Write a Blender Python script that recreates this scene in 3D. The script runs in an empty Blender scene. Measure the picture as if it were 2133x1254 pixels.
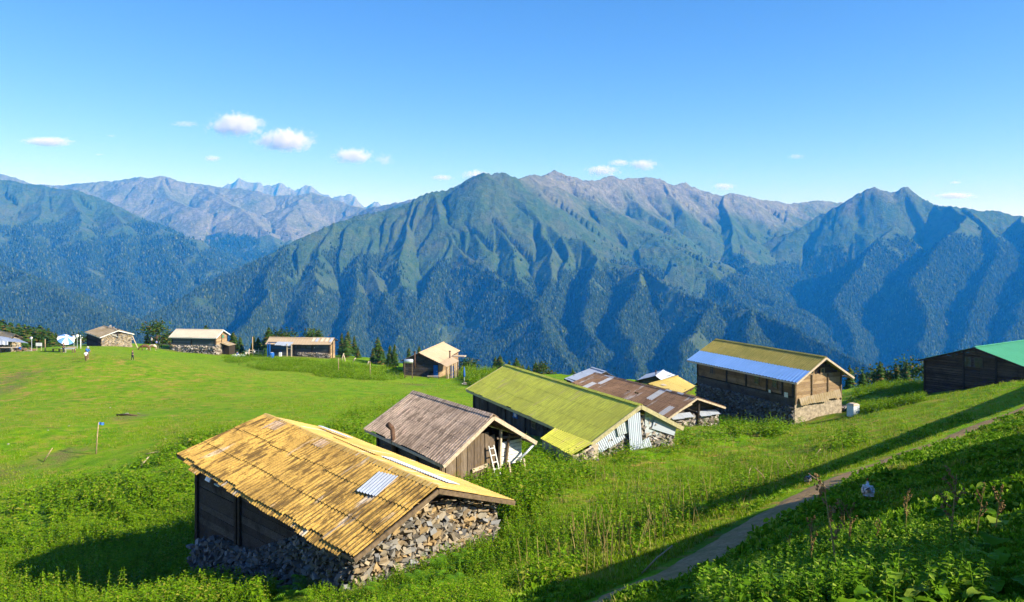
import bpy, math, random
import numpy as np
from mathutils import Vector, Matrix
rng = np.random.default_rng(7)
random.seed(7)
SC = bpy.context.scene
COL = SC.collection
# ------------------------------------------------------------------ camera, sky, sun, exposure
F, CX, HY, W, H = 1600.0, 1066.5, 520.0, 2133.0, 1254.0      # focal length and horizon of the photo, in its pixels
cd = bpy.data.cameras.new('camera'); cam = bpy.data.objects.new('camera', cd); COL.objects.link(cam)
cam.location = (0, 0, 0); cam.rotation_euler = (math.radians(90), 0, 0)
cd.sensor_width = 36; cd.lens = F / W * 36; cd.shift_y = -(H / 2 - HY) / W
cd.clip_start = .1; cd.clip_end = 200000
SC.camera = cam
SUN_EL, SUN_AZ = math.radians(31), math.radians(-22)           # azimuth measured from +x
SD = np.array([math.cos(SUN_EL) * math.cos(SUN_AZ), math.cos(SUN_EL) * math.sin(SUN_AZ), math.sin(SUN_EL)])
wd = bpy.data.worlds.new('World'); SC.world = wd; wd.use_nodes = True
nt = wd.node_tree; bg = nt.nodes['Background']
sky = nt.nodes.new('ShaderNodeTexSky'); sky.sky_type = 'NISHITA'; sky.sun_disc = False
sky.sun_elevation = SUN_EL; sky.sun_rotation = math.atan2(SD[0], SD[1])
sky.altitude = 1800; sky.air_density = 1.0; sky.dust_density = .5; sky.ozone_density = 2.0
hs = nt.nodes.new('ShaderNodeHueSaturation'); hs.inputs['Saturation'].default_value = 1.27
tint = nt.nodes.new('ShaderNodeMix'); tint.data_type = 'RGBA'; tint.blend_type = 'MULTIPLY'; tint.inputs[0].default_value = 1; tint.inputs[7].default_value = (1.0, .91, 1.15, 1)
nt.links.new(sky.outputs[0], hs.inputs['Color']); nt.links.new(hs.outputs[0], tint.inputs[6]); nt.links.new(tint.outputs[2], bg.inputs['Color'])
bg.inputs['Strength'].default_value = .102
sl = bpy.data.lights.new('sun', 'SUN'); sl.energy = 5.0; sl.angle = math.radians(.5); sl.color = (1, .93, .8)
so = bpy.data.objects.new('sun', sl); COL.objects.link(so)
so.rotation_euler = Vector(SD).to_track_quat('Z', 'Y').to_euler(); so.location = (60, -30, 60)
SC.view_settings.view_transform = 'Standard'; SC.view_settings.look = 'None'
SC.view_settings.exposure = .9; SC.view_settings.gamma = 1
SC.cycles.max_bounces = 6; SC.cycles.volume_bounces = 3; SC.cycles.transparent_max_bounces = 8
SC.cycles.use_denoising = True

# ------------------------------------------------------------------ helpers
def at(px, py, d): return np.array([(px - CX) / F * d, d, -(py - HY) / F * d])
def tag(o, label=None, cat=None, group=None, kind=None):
    if label: o['label'] = label
    if cat: o['category'] = cat
    if group: o['group'] = group
    if kind: o['kind'] = kind
    return o
def mesh_np(name, V, Fc, mat=None, parent=None, smooth=False, mats=None, mi=None, uv=None, attrs=None):
    """V (n,3); Fc array (m,k) or a list of such arrays"""
    me = bpy.data.meshes.new(name)
    V = np.asarray(V, dtype=np.float32)
    if not isinstance(Fc, list): Fc = [Fc]
    Fc = [np.asarray(f, dtype=np.int32) for f in Fc if len(f)]
    tot = np.concatenate([np.full(len(f), f.shape[1], dtype=np.int32) for f in Fc])
    idx = np.concatenate([f.ravel() for f in Fc])
    me.vertices.add(len(V)); me.vertices.foreach_set('co', V.ravel())
    me.loops.add(len(idx)); me.loops.foreach_set('vertex_index', idx)
    me.polygons.add(len(tot))
    st = np.concatenate([[0], np.cumsum(tot)[:-1]]).astype(np.int32)
    me.polygons.foreach_set('loop_start', st)
    me.polygons.foreach_set('use_smooth', np.full(len(tot), bool(smooth)))
    for m in (mats or ([mat] if mat else [])): me.materials.append(m)
    if mi is not None: me.polygons.foreach_set('material_index', np.asarray(mi, dtype=np.int32))
    if uv is not None:
        l = me.uv_layers.new(name='UVMap'); l.data.foreach_set('uv', np.asarray(uv, dtype=np.float32)[idx].ravel())
    if attrs:
        for k, a in attrs.items():
            at_ = me.attributes.new(k, 'FLOAT', 'POINT'); at_.data.foreach_set('value', np.asarray(a, dtype=np.float32))
    me.update(calc_edges=True)
    o = bpy.data.objects.new(name, me); COL.objects.link(o)
    if parent is not None: o.parent = parent
    return o
class MB:
    """collects boxes, beams, quads into one mesh"""
    def __init__(s): s.v = []; s.q = []; s.t = []; s.n = 0
    def add(s, V, Q=None, T=None):
        V = np.asarray(V, float); s.v.append(V)
        if Q is not None and len(Q): s.q.append(np.asarray(Q) + s.n)
        if T is not None and len(T): s.t.append(np.asarray(T) + s.n)
        s.n += len(V)
    def hexa(s, P):
        s.add(P, [[0, 3, 2, 1], [4, 5, 6, 7], [0, 1, 5, 4], [1, 2, 6, 5], [2, 3, 7, 6], [3, 0, 4, 7]])
    def box(s, c, sz, rz=0, tilt=None):
        x, y, z = [a / 2 for a in sz]
        P = np.array([[-x, -y, -z], [x, -y, -z], [x, y, -z], [-x, y, -z], [-x, -y, z], [x, -y, z], [x, y, z], [-x, y, z]])
        if tilt is not None: P = P @ np.array(Matrix.Rotation(tilt[0], 3, tilt[1])).T
        if rz: P = P @ np.array(Matrix.Rotation(rz, 3, 'Z')).T
        s.hexa(P + np.asarray(c, float))
    def beam(s, a, b, w, h=None, up=(0, 0, 1)):
        a = np.asarray(a, float); b = np.asarray(b, float); h = h or w
        d = b - a; d = d / np.linalg.norm(d); u = np.asarray(up, float)
        if abs(d @ u) > .95: u = np.array([1., 0, 0])
        r = np.cross(d, u); r /= np.linalg.norm(r); u = np.cross(r, d)
        P = [a - r * w / 2 - u * h / 2, a + r * w / 2 - u * h / 2, a + r * w / 2 + u * h / 2, a - r * w / 2 + u * h / 2]
        P += [p + (b - a) for p in P]
        s.add(P, [[0, 3, 2, 1], [4, 5, 6, 7], [0, 1, 5, 4], [1, 2, 6, 5], [2, 3, 7, 6], [3, 0, 4, 7]])
    def tube(s, pts, rad, n=8, cap=True):
        pts = np.asarray(pts, float); m = len(pts); rad = np.broadcast_to(np.asarray(rad, float), (m,))
        V = []
        for i in range(m):
            d = pts[min(i + 1, m - 1)] - pts[max(i - 1, 0)]; d = d / (np.linalg.norm(d) + 1e-9)
            u = np.array([0, 0, 1.]) if abs(d[2]) < .9 else np.array([1., 0, 0])
            r = np.cross(d, u); r /= np.linalg.norm(r); u = np.cross(r, d)
            for k in range(n):
                a = 2 * math.pi * k / n; V.append(pts[i] + rad[i] * (math.cos(a) * r + math.sin(a) * u))
        Q = [[i * n + k, i * n + (k + 1) % n, (i + 1) * n + (k + 1) % n, (i + 1) * n + k] for i in range(m - 1) for k in range(n)]
        T = []
        if cap:
            V.append(pts[0]); V.append(pts[-1]); a, b = m * n, m * n + 1
            T = [[a, (k + 1) % n, k] for k in range(n)] + [[b, (m - 1) * n + k, (m - 1) * n + (k + 1) % n] for k in range(n)]
        s.add(V, Q, T)
    def build(s, name, mat, parent=None, smooth=False):
        return mesh_np(name, np.concatenate(s.v), [a for a in ([np.concatenate(s.q)] if s.q else []) + ([np.concatenate(s.t)] if s.t else [])], mat, parent, smooth)
def empty(name, loc, rz=0):
    o = bpy.data.objects.new(name, None); COL.objects.link(o); o.location = loc; o.rotation_euler = (0, 0, rz)
    o.empty_display_size = .3
    return o
def h2(ix, iy, seed):
    n = (ix.astype(np.int64) * 374761393 + iy.astype(np.int64) * 668265263 + seed * 974711) & 0x7fffffff
    n = (n ^ (n >> 13)) * 1274126177 & 0x7fffffff
    n = (n ^ (n >> 16)) & 0xffffff
    return n / float(0xffffff)
def vnoise(x, y, seed=0):
    x = np.asarray(x, float); y = np.asarray(y, float)
    ix = np.floor(x); iy = np.floor(y); fx = x - ix; fy = y - iy
    fx = fx * fx * (3 - 2 * fx); fy = fy * fy * (3 - 2 * fy); ix = ix.astype(np.int64); iy = iy.astype(np.int64)
    a = h2(ix, iy, seed); b = h2(ix + 1, iy, seed); c = h2(ix, iy + 1, seed); d = h2(ix + 1, iy + 1, seed)
    return (a * (1 - fx) + b * fx) * (1 - fy) + (c * (1 - fx) + d * fx) * fy
def fbm(x, y, o=4, seed=0, g=.5):
    s = 0; a = 1; t = 0
    for i in range(o):
        s = s + a * vnoise(x * 2 ** i, y * 2 ** i, seed + i * 17); t += a; a *= g
    return s / t
def ridged(x, y, o=4, seed=0):
    s = 0; a = 1; t = 0
    for i in range(o):
        s = s + a * (1 - np.abs(2 * vnoise(x * 2 ** i, y * 2 ** i, seed + i * 17) - 1)); t += a; a *= .5
    return s / t

# ------------------------------------------------------------------ materials
class NM:
    def __init__(s, name):
        s.m = bpy.data.materials.new(name); s.m.use_nodes = True; s.t = s.m.node_tree; s.N = s.t.nodes
        s.b = s.N['Principled BSDF']; s.b.inputs['Roughness'].default_value = .9; s.b.inputs['Specular IOR Level'].default_value = .08
    def n(s, ty, **kw):
        x = s.N.new(ty)
        for k, v in kw.items(): setattr(x, k, v)
        return x
    def l(s, a, b): s.t.links.new(a, b)
    def coord(s, kind='Object', scale=(1, 1, 1), rot=(0, 0, 0)):
        c = s.n('ShaderNodeTexCoord'); m = s.n('ShaderNodeMapping'); m.inputs['Scale'].default_value = scale; m.inputs['Rotation'].default_value = rot; m.inputs['Location'].default_value = (.37, .21, .43) if any(rot) else (0, 0, 0)
        s.l(c.outputs[kind], m.inputs[0]); return m.outputs[0]
    def pos(s, scale=(1, 1, 1)):
        c = s.n('ShaderNodeNewGeometry'); m = s.n('ShaderNodeMapping'); m.inputs['Scale'].default_value = scale
        s.l(c.outputs['Position'], m.inputs[0]); return m.outputs[0]
    def noise(s, vec, scale, detail=4, rough=.6, out=0):
        x = s.n('ShaderNodeTexNoise'); x.inputs['Scale'].default_value = scale; x.inputs['Detail'].default_value = detail; x.inputs['Roughness'].default_value = rough
        s.l(vec, x.inputs['Vector']); return x.outputs[out]
    def ramp(s, fac, stops):
        r = s.n('ShaderNodeValToRGB'); e = r.color_ramp.elements
        while len(e) < len(stops): e.new(.5)
        for i, (p, c) in enumerate(stops):
            e[i].position = p; e[i].color = (c, c, c, 1) if isinstance(c, (int, float)) else (*c, 1)
        s.l(fac, r.inputs[0]); return r.outputs[0]
    def mix(s, fac, a, b, mode='MIX'):
        x = s.n('ShaderNodeMix', data_type='RGBA', blend_type=mode)
        for v, i in ((fac, 0), (a, 6), (b, 7)):
            if isinstance(v, (int, float)): x.inputs[i].default_value = v
            elif isinstance(v, tuple): x.inputs[i].default_value = (*v, 1)
            else: s.l(v, x.inputs[i])
        return x.outputs[2]
    def math(s, op, a, b=0.):
        x = s.n('ShaderNodeMath', operation=op)
        for v, i in ((a, 0), (b, 1)):
            if isinstance(v, (int, float)): x.inputs[i].default_value = v
            else: s.l(v, x.inputs[i])
        return x.outputs[0]
    def attr(s, name):
        a = s.n('ShaderNodeAttribute', attribute_name=name); return a.outputs['Fac']
    def island(s):
        return s.n('ShaderNodeNewGeometry').outputs['Random Per Island']
    def base(s, c):
        if isinstance(c, tuple): s.b.inputs['Base Color'].default_value = (*c, 1)
        else: s.l(c, s.b.inputs['Base Color'])
    def bump(s, h, strength=.5, dist=.05):
        b = s.n('ShaderNodeBump'); b.inputs['Strength'].default_value = strength; b.inputs['Distance'].default_value = dist
        s.l(h, b.inputs['Height']); s.l(b.outputs[0], s.b.inputs['Normal'])
def plain(name, c, rough=.85, var=.25, scale=6, metal=0, spec=.1):
    m = NM(name); f = m.noise(m.coord(), scale, 5, .65)
    lo = tuple(x * (1 - var) for x in c); hi = tuple(min(1, x * (1 + var)) for x in c)
    m.base(m.ramp(f, [(.3, lo), (.7, hi)])); m.b.inputs['Roughness'].default_value = rough; m.b.inputs['Metallic'].default_value = metal
    m.b.inputs['Specular IOR Level'].default_value = spec
    m.bump(f, .3, .02); return m.m
def wood(name, dark, light, ax='x', yellow=None):
    """weathered boards: each board (island) its own tone, grain along the board"""
    m = NM(name); sc = {'x': (1, 9, 9), 'z': (9, 9, 1), 'y': (9, 1, 9)}[ax]
    g = m.noise(m.coord('Object', sc), 2.2, 6, .7); r = m.island()
    a = m.ramp(g, [(.25, dark), (.5, tuple((d + l) / 2 for d, l in zip(dark, light))), (.78, light)])
    c = m.mix(m.ramp(r, [(0, .15), (1, .95)]), m.mix(1., a, (.45, .42, .42), 'MULTIPLY'), a)
    st = m.ramp(m.noise(m.coord('Object'), .9, 5, .7), [(.5, 0.), (.68, .8)])
    c = m.mix(st, c, yellow or tuple(d * .8 for d in dark))
    m.base(c); m.bump(g, .6, .02); return m.m
def tin(name, base, dirt, light, lines=.5, pitch=.9, rough=.75, metal=0., patch=None, streak=9, groove=None, gk=.6):
    """roof sheet: uv.x runs along the ridge, uv.y down the slope, both in metres"""
    m = NM(name)
    s1 = m.noise(m.coord('UV', (streak, .7, 1), (.7, .3, 0)), 1, 5, .7); s2 = m.noise(m.coord('UV', (streak * .35, .3, 1), (.8, .25, 0)), 1, 4, .6)
    big = m.noise(m.coord('UV', (.35, .5, 1), (.6, .5, 0)), 1, 4, .6); sp = m.noise(m.coord('UV', (14, 14, 1), (.7, .4, 0)), 1, 4, .7)
    c = m.mix(m.ramp(s1, [(.52, 0.), (.62, lines)]), base, dirt)
    c = m.mix(m.ramp(s2, [(.60, 0.), (.68, .9)]), c, light)
    c = m.mix(m.ramp(big, [(.38, 0.), (.62, .8)]), c, m.mix(.6, c, dirt))
    s3 = m.noise(m.coord('UV', (streak * .5, .9, 1), (.75, .3, 0)), 1, 5, .75); c = m.mix(m.ramp(s3, [(.53, 0.), (.60, lines * .9)]), c, dirt)
    c = m.mix(m.ramp(sp, [(.35, .55), (.55, 0.)]), c, dirt)
    if groove:
        sx_ = m.n('ShaderNodeSeparateXYZ'); m.l(m.coord('UV'), sx_.inputs[0]); sn = m.math('SINE', m.math('MULTIPLY', sx_.outputs[0], 2 * math.pi / groove))
        gm = m.math('MULTIPLY', m.ramp(m.math('ADD', m.math('MULTIPLY', sn, .5), .5), [(.1, gk), (.5, 0.)]), m.ramp(m.noise(m.coord('UV', (.5, .6, 1), (.6, .4, 0)), 1, 4, .7), [(.3, .25), (.6, 1.)]))
        c = m.mix(gm, c, dirt)
    if patch:
        sheet = m.n('ShaderNodeTexWhiteNoise', noise_dimensions='2D'); q = m.n('ShaderNodeVectorMath', operation='FLOOR')
        m.l(m.coord('UV', (1 / .9, 1 / 1.9, 1)), q.inputs[0]); m.l(q.outputs[0], sheet.inputs['Vector'])
        c = m.mix(m.ramp(sheet.outputs['Value'], [(patch[1], 0.), (patch[1] + .02, .85)]), c, patch[0])
    m.base(c); m.b.inputs['Roughness'].default_value = rough; m.b.inputs['Metallic'].default_value = metal
    m.bump(sp, .25, .01); return m.m
def foliage(name, dark, light, extra=None, trans=.35, rough=.65, spec=.08, patchy=None):
    m = NM(name); r = m.island(); p = m.noise(m.pos(), .45, 3, .6)
    st = [(0, dark), (.55, tuple((a + b) / 2 for a, b in zip(dark, light))), (.9, light)]
    if extra: st = [(0, dark), (.5, tuple((a + b) / 2 for a, b in zip(dark, light))), (.82, light), (.86, extra), (1, extra)]
    c = m.ramp(r, st); c = m.mix(m.ramp(p, [(.35, .0), (.65, .45)]), c, light)
    if patchy: c = m.mix(m.ramp(m.noise(m.pos((1, 1.8, 1)), .8, 4, .7), [(.52, 0.), (.64, .8)]), c, patchy)
    m.base(c); m.b.inputs['Roughness'].default_value = rough; m.b.inputs['Specular IOR Level'].default_value = spec
    tr = m.n('ShaderNodeBsdfTranslucent'); m.l(c, tr.inputs['Color']); mx = m.n('ShaderNodeMixShader'); mx.inputs[0].default_value = trans
    out = m.N['Material Output']; m.l(m.b.outputs[0], mx.inputs[1]); m.l(tr.outputs[0], mx.inputs[2]); m.l(mx.outputs[0], out.inputs['Surface'])
    return m.m

# ------------------------------------------------------------------ near ground: heights from surveyed points
CP = [(0,1254,34),(300,1254,31),(500,1254,27),(720,1254,23.5),(900,1254,20),(1080,1254,16),(1250,1250,13),(1450,1254,9.5),(1700,1254,6.5),(1900,1254,5.2),(2133,1254,4.4),
 (0,1050,51),(150,1120,43),(400,1200,35),(250,1050,47),(0,950,61),(205,945,61),(430,900,62),(0,900,66),(0,800,100),(250,850,82),(600,830,86),(0,735,150),(180,752,109),(275,748,112),
 (130,726,148),(450,752,150),(450,770,125),(560,765,130),(690,775,125),(300,745,130),(60,728,176),(0,733,165),(-300,728,176),(500,748,172),(200,720,168),(320,727,172),(300,716,192),(240,716,184),(350,724,186),(420,727,190),(308,731,163),(360,733,180),(450,744,176),(560,738,160),(690,754,148),(800,790,115),(860,785,126),(940,786,128),(967,800,114),(700,870,68),
 (740,1235,24.6),(1042,1140,29.5),(1100,1060,33),(1060,1150,27),(1200,1150,22.5),(930,1020,39.5),(1050,1000,41),(1100,985,43),(1190,962,50),(1300,935,53),(1420,910,58),(985,875,69),(1180,990,44),
 (1450,1165,17.5),(1640,1050,24),(1808,1043,20.5),(1800,975,31),(1900,935,38),(2020,890,47),(2133,850,55),(2000,1100,12),(2133,1000,17),(2133,930,29),(1900,1120,11),(1950,1010,20),
 (1300,1050,31),(1500,1000,38),(1500,935,54),(1660,888,76),(1520,892,70),(1765,866,75),(1700,940,50),(1840,860,70),(1800,825,92),(1925,826,81),(2133,798,72),(1450,840,98),(1400,830,104),(1100,790,115),(1230,800,108),
 (2400,900,32),(2500,760,70),(2700,1254,3.6),(2600,1000,9),(-300,1254,37),(-300,1000,58),(-300,740,150),(-300,850,90),(1066,3000,1.1),(-1500,1100,38),(-1500,760,140),(3600,740,60),(1500,2200,1.4)]
CPW = np.array([at(*c) for c in CP]); CPW = np.vstack([CPW, [[0, -8, -1.4], [12, -8, 1.5], [-14, -6, -5.5], [14, 0, 1.0], [-14, 4, -7.0], [-25, 0, -11.], [-35, 14, -14], [22, 8, 0.6], [34, 20, -.8], [-80, 20, -22], [-60, 45, -18]]])
def tps_fit(P, lam=.4):
    n = len(P); r = np.linalg.norm(P[:, None, :2] - P[None, :, :2], axis=2); K = np.where(r > 0, r * r * np.log(r + 1e-9), 0)
    K += lam * np.eye(n) * 5; A = np.zeros((n + 3, n + 3)); A[:n, :n] = K; A[:n, n] = 1; A[:n, n + 1:] = P[:, :2]; A[n, :n] = 1; A[n + 1:, :n] = P[:, :2].T
    return np.linalg.solve(A, np.concatenate([P[:, 2], [0, 0, 0]]))
TW = tps_fit(CPW)
GX = np.arange(-260, 261, 1.0); GY = np.arange(-20, 331, 1.0)
def _tps(x, y):
    out = TW[-3] + TW[-2] * x + TW[-1] * y
    for w, p in zip(TW, CPW):
        r2 = (x - p[0]) ** 2 + (y - p[1]) ** 2; out = out + w * .5 * r2 * np.log(r2 + 1e-9)
    return out
gx, gy = np.meshgrid(GX, GY)
_s = np.clip((gx / np.maximum(gy, 5)) * F + CX, -800, 2900)
crest = np.interp(_s, [-800, 0, 300, 500, 700, 850, 1000, 1200, 1450, 1650, 1800, 1925, 2133, 2900], [180, 176, 190, 192, 172, 150, 135, 122, 118, 104, 97, 94, 88, 82])
GZ = _tps(gx, np.minimum(gy, crest))
_o = np.maximum(gy - crest, 0); GZ = GZ - .5 * (np.sqrt(_o * _o + 64) - 8) - .02 * _o
_l = np.maximum(-gx - 40 - .75 * np.maximum(gy, 0), 0); GZ -= .25 * _l
def bil(Gd, x, y):
    fx = np.clip((np.asarray(x, float) - GX[0]) / 1.0, 0, len(GX) - 1.001); fy = np.clip((np.asarray(y, float) - GY[0]) / 1.0, 0, len(GY) - 1.001)
    i = fx.astype(int); j = fy.astype(int); a = fx - i; b = fy - j
    return (Gd[j, i] * (1 - a) + Gd[j, i + 1] * a) * (1 - b) + (Gd[j + 1, i] * (1 - a) + Gd[j + 1, i + 1] * a) * b
PATH_PX = [(1120,1330,10.9),(1250,1252,13),(1350,1205,15.2),(1450,1160,17.5),(1545,1100,20.5),(1640,1050,24),(1720,1010,27.5),(1800,975,31),(1900,935,38),(2020,890,47),(2133,850,55),(2230,820,64)]
PATHW = np.array([at(*p)[:2] for p in PATH_PX])
def path_dist(x, y):
    x = np.asarray(x, float); y = np.asarray(y, float); best = np.full(x.shape, 1e9)
    for a, b in zip(PATHW[:-1], PATHW[1:]):
        d = b - a; t = np.clip(((x - a[0]) * d[0] + (y - a[1]) * d[1]) / (d @ d), 0, 1)
        best = np.minimum(best, np.hypot(x - a[0] - t * d[0], y - a[1] - t * d[1]))
    return best
def gz(x, y, micro=True):
    x = np.asarray(x, float); y = np.asarray(y, float); z = bil(GZ, x, y)
    if micro:
        pd = path_dist(x, y); k = np.clip((pd - .6) / 1.2, 0, 1)
        s = x / np.maximum(y, 3) * F + CX                                     # rough hillside to the right, smooth pasture to the left
        rough = np.clip((s - 850) / 300, .25, 1)
        z = z + k * rough * ((fbm(x / 1.6, y / 1.6, 3, 5) - .5) * .35 + (ridged(x / 3.2 + 7, y / 2.0, 2, 9) - .5) * .3) + (fbm(x / 9, y / 9, 2, 3) - .5) * .5 * np.clip(pd / 6, 0, 1)
        z = z - .09 * (1 - k)
    return z
def ground_pt(px, py, dlo=2, dhi=300):
    """where the line of sight of a photo pixel meets the ground"""
    ds = np.exp(np.linspace(math.log(dlo), math.log(dhi), 1500)); x = (px - CX) / F * ds; z = -(py - HY) / F * ds
    hit = np.nonzero(z <= gz(x, ds))[0]
    i = hit[0] if len(hit) else -1
    return np.array([x[i], ds[i], float(gz(x[i], ds[i]))])
def projpx(P): return (P[..., 0] / P[..., 1]) * F + CX, -P[..., 2] / P[..., 1] * F + HY
def inpoly(px, py, poly):
    inside = np.zeros(px.shape, bool); n = len(poly)
    for i in range(n):
        x1, y1 = poly[i]; x2, y2 = poly[(i + 1) % n]
        c = ((y1 > py) != (y2 > py)) & (px < (x2 - x1) * (py - y1) / (y2 - y1 + 1e-9) + x1); inside ^= c
    return inside
def spaced(lo, hi, base, k):
    a = [0.]; 
    while a[-1] < hi: a.append(a[-1] + base + k * a[-1])
    b = [0.]
    while b[-1] < -lo: b.append(b[-1] + base + k * b[-1])
    return np.array([-t for t in b[:0:-1]] + a)
# ground material
m = NM('pasture_grass'); p = m.pos()
big = m.noise(p, .12, 4, .6); mid = m.noise(p, .9, 4, .65); fin = m.noise(p, 9, 4, .75)
c = m.ramp(mid, [(.3, (.08, .22, .002)), (.5, (.145, .31, .003)), (.72, (.25, .37, .006))])
c = m.mix(m.ramp(big, [(.42, 0.), (.62, .55)]), c, (.22, .34, .008))
dry = m.math('MULTIPLY', m.ramp(m.noise(m.pos((1, 2.2, 1)), .55, 5, .75), [(.50, 0.), (.64, 1.)]), m.attr('dry'))
c = m.mix(dry, c, (.44, .27, .07))
c = m.mix(m.ramp(fin, [(.30, .75), (.48, 0.)]), c, (.05, .085, .006))
dk = m.ramp(m.noise(m.pos((1, 2.2, 1)), .7, 6, .85), [(.56, 0.), (.63, .75)])
c = m.mix(dk, c, (.055, .10, .01))
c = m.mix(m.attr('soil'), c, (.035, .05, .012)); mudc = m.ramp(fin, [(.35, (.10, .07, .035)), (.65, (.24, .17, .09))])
c = m.mix(m.math('MULTIPLY', m.attr('mud'), m.ramp(mid, [(.35, .2), (.6, 1.)])), c, mudc)
m.base(c); m.bump(m.math('ADD', fin, m.noise(m.pos((1, 1.6, 1)), 2.2, 4, .7)), .9, .12); M_GROUND = m.m
xs = spaced(-250, 250, .10, .0085); ys = spaced(-14, 320, .10, .0085)
X, Y = np.meshgrid(xs, ys); Z = gz(X, Y)
nx, ny = len(xs), len(ys); I = np.arange(nx * ny).reshape(ny, nx)
Q = np.stack([I[:-1, :-1], I[:-1, 1:], I[1:, 1:], I[1:, :-1]], -1).reshape(-1, 4)
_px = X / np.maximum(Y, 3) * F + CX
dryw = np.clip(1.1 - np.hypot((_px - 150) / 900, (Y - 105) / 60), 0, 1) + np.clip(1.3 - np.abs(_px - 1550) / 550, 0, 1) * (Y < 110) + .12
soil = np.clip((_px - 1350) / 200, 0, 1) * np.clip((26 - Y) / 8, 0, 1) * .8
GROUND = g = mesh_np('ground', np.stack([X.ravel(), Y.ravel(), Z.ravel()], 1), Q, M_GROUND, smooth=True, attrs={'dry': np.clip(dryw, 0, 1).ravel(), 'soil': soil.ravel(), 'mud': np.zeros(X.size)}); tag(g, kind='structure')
# path
m = NM('trodden_path'); f = m.noise(m.pos(), 7, 6, .75)
m.base(m.mix(m.ramp(m.noise(m.pos(), 1.3, 3), [(.4, 0.), (.65, .5)]), m.ramp(f, [(.3, (.20, .12, .06)), (.55, (.38, .24, .12)), (.75, (.52, .35, .19))]), (.13, .14, .03))); m.bump(f, .8, .05); M_PATH = m.m
t = []; 
for a, b in zip(PATHW[:-1], PATHW[1:]):
    for k in np.linspace(0, 1, 60, endpoint=False): t.append(a + (b - a) * k)
t = np.array(t); ker = np.ones(41) / 41; tp = np.pad(t, ((20, 20), (0, 0)), 'edge'); t = np.stack([np.convolve(tp[:, 0], ker, 'valid'), np.convolve(tp[:, 1], ker, 'valid')], 1)
d = np.gradient(t, axis=0); d /= np.linalg.norm(d, axis=1)[:, None]; nrm = np.stack([-d[:, 1], d[:, 0]], 1)
cum = np.concatenate([[0], np.cumsum(np.linalg.norm(np.diff(t, axis=0), axis=1))])
wl_ = .58 + .3 * (fbm(cum / .8, cum * 0, 3, 31) - .5); wr_ = .62 + .3 * (fbm(cum / .8, cum * 0 + 9, 3, 37) - .5)
rows = []
for k in np.linspace(-1, 1, 9):
    w_ = np.where(k < 0, wl_, wr_) * k; q = t + nrm * w_[:, None]; z = bil(GZ, q[:, 0], q[:, 1]) + (fbm(q[:, 0] / 9, q[:, 1] / 9, 2, 3) - .5) * .5 * np.clip(np.abs(w_) / 6, 0, 1) - .05 - .05 * k ** 4
    rows.append(np.column_stack([q, z]))
R = np.array(rows); I = np.arange(R.shape[0] * R.shape[1]).reshape(R.shape[:2]); Q = np.stack([I[:-1, :-1], I[:-1, 1:], I[1:, 1:], I[1:, :-1]], -1).reshape(-1, 4)
tag(mesh_np('footpath', R.reshape(-1, 3), Q, M_PATH, smooth=True), kind='structure')
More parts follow.
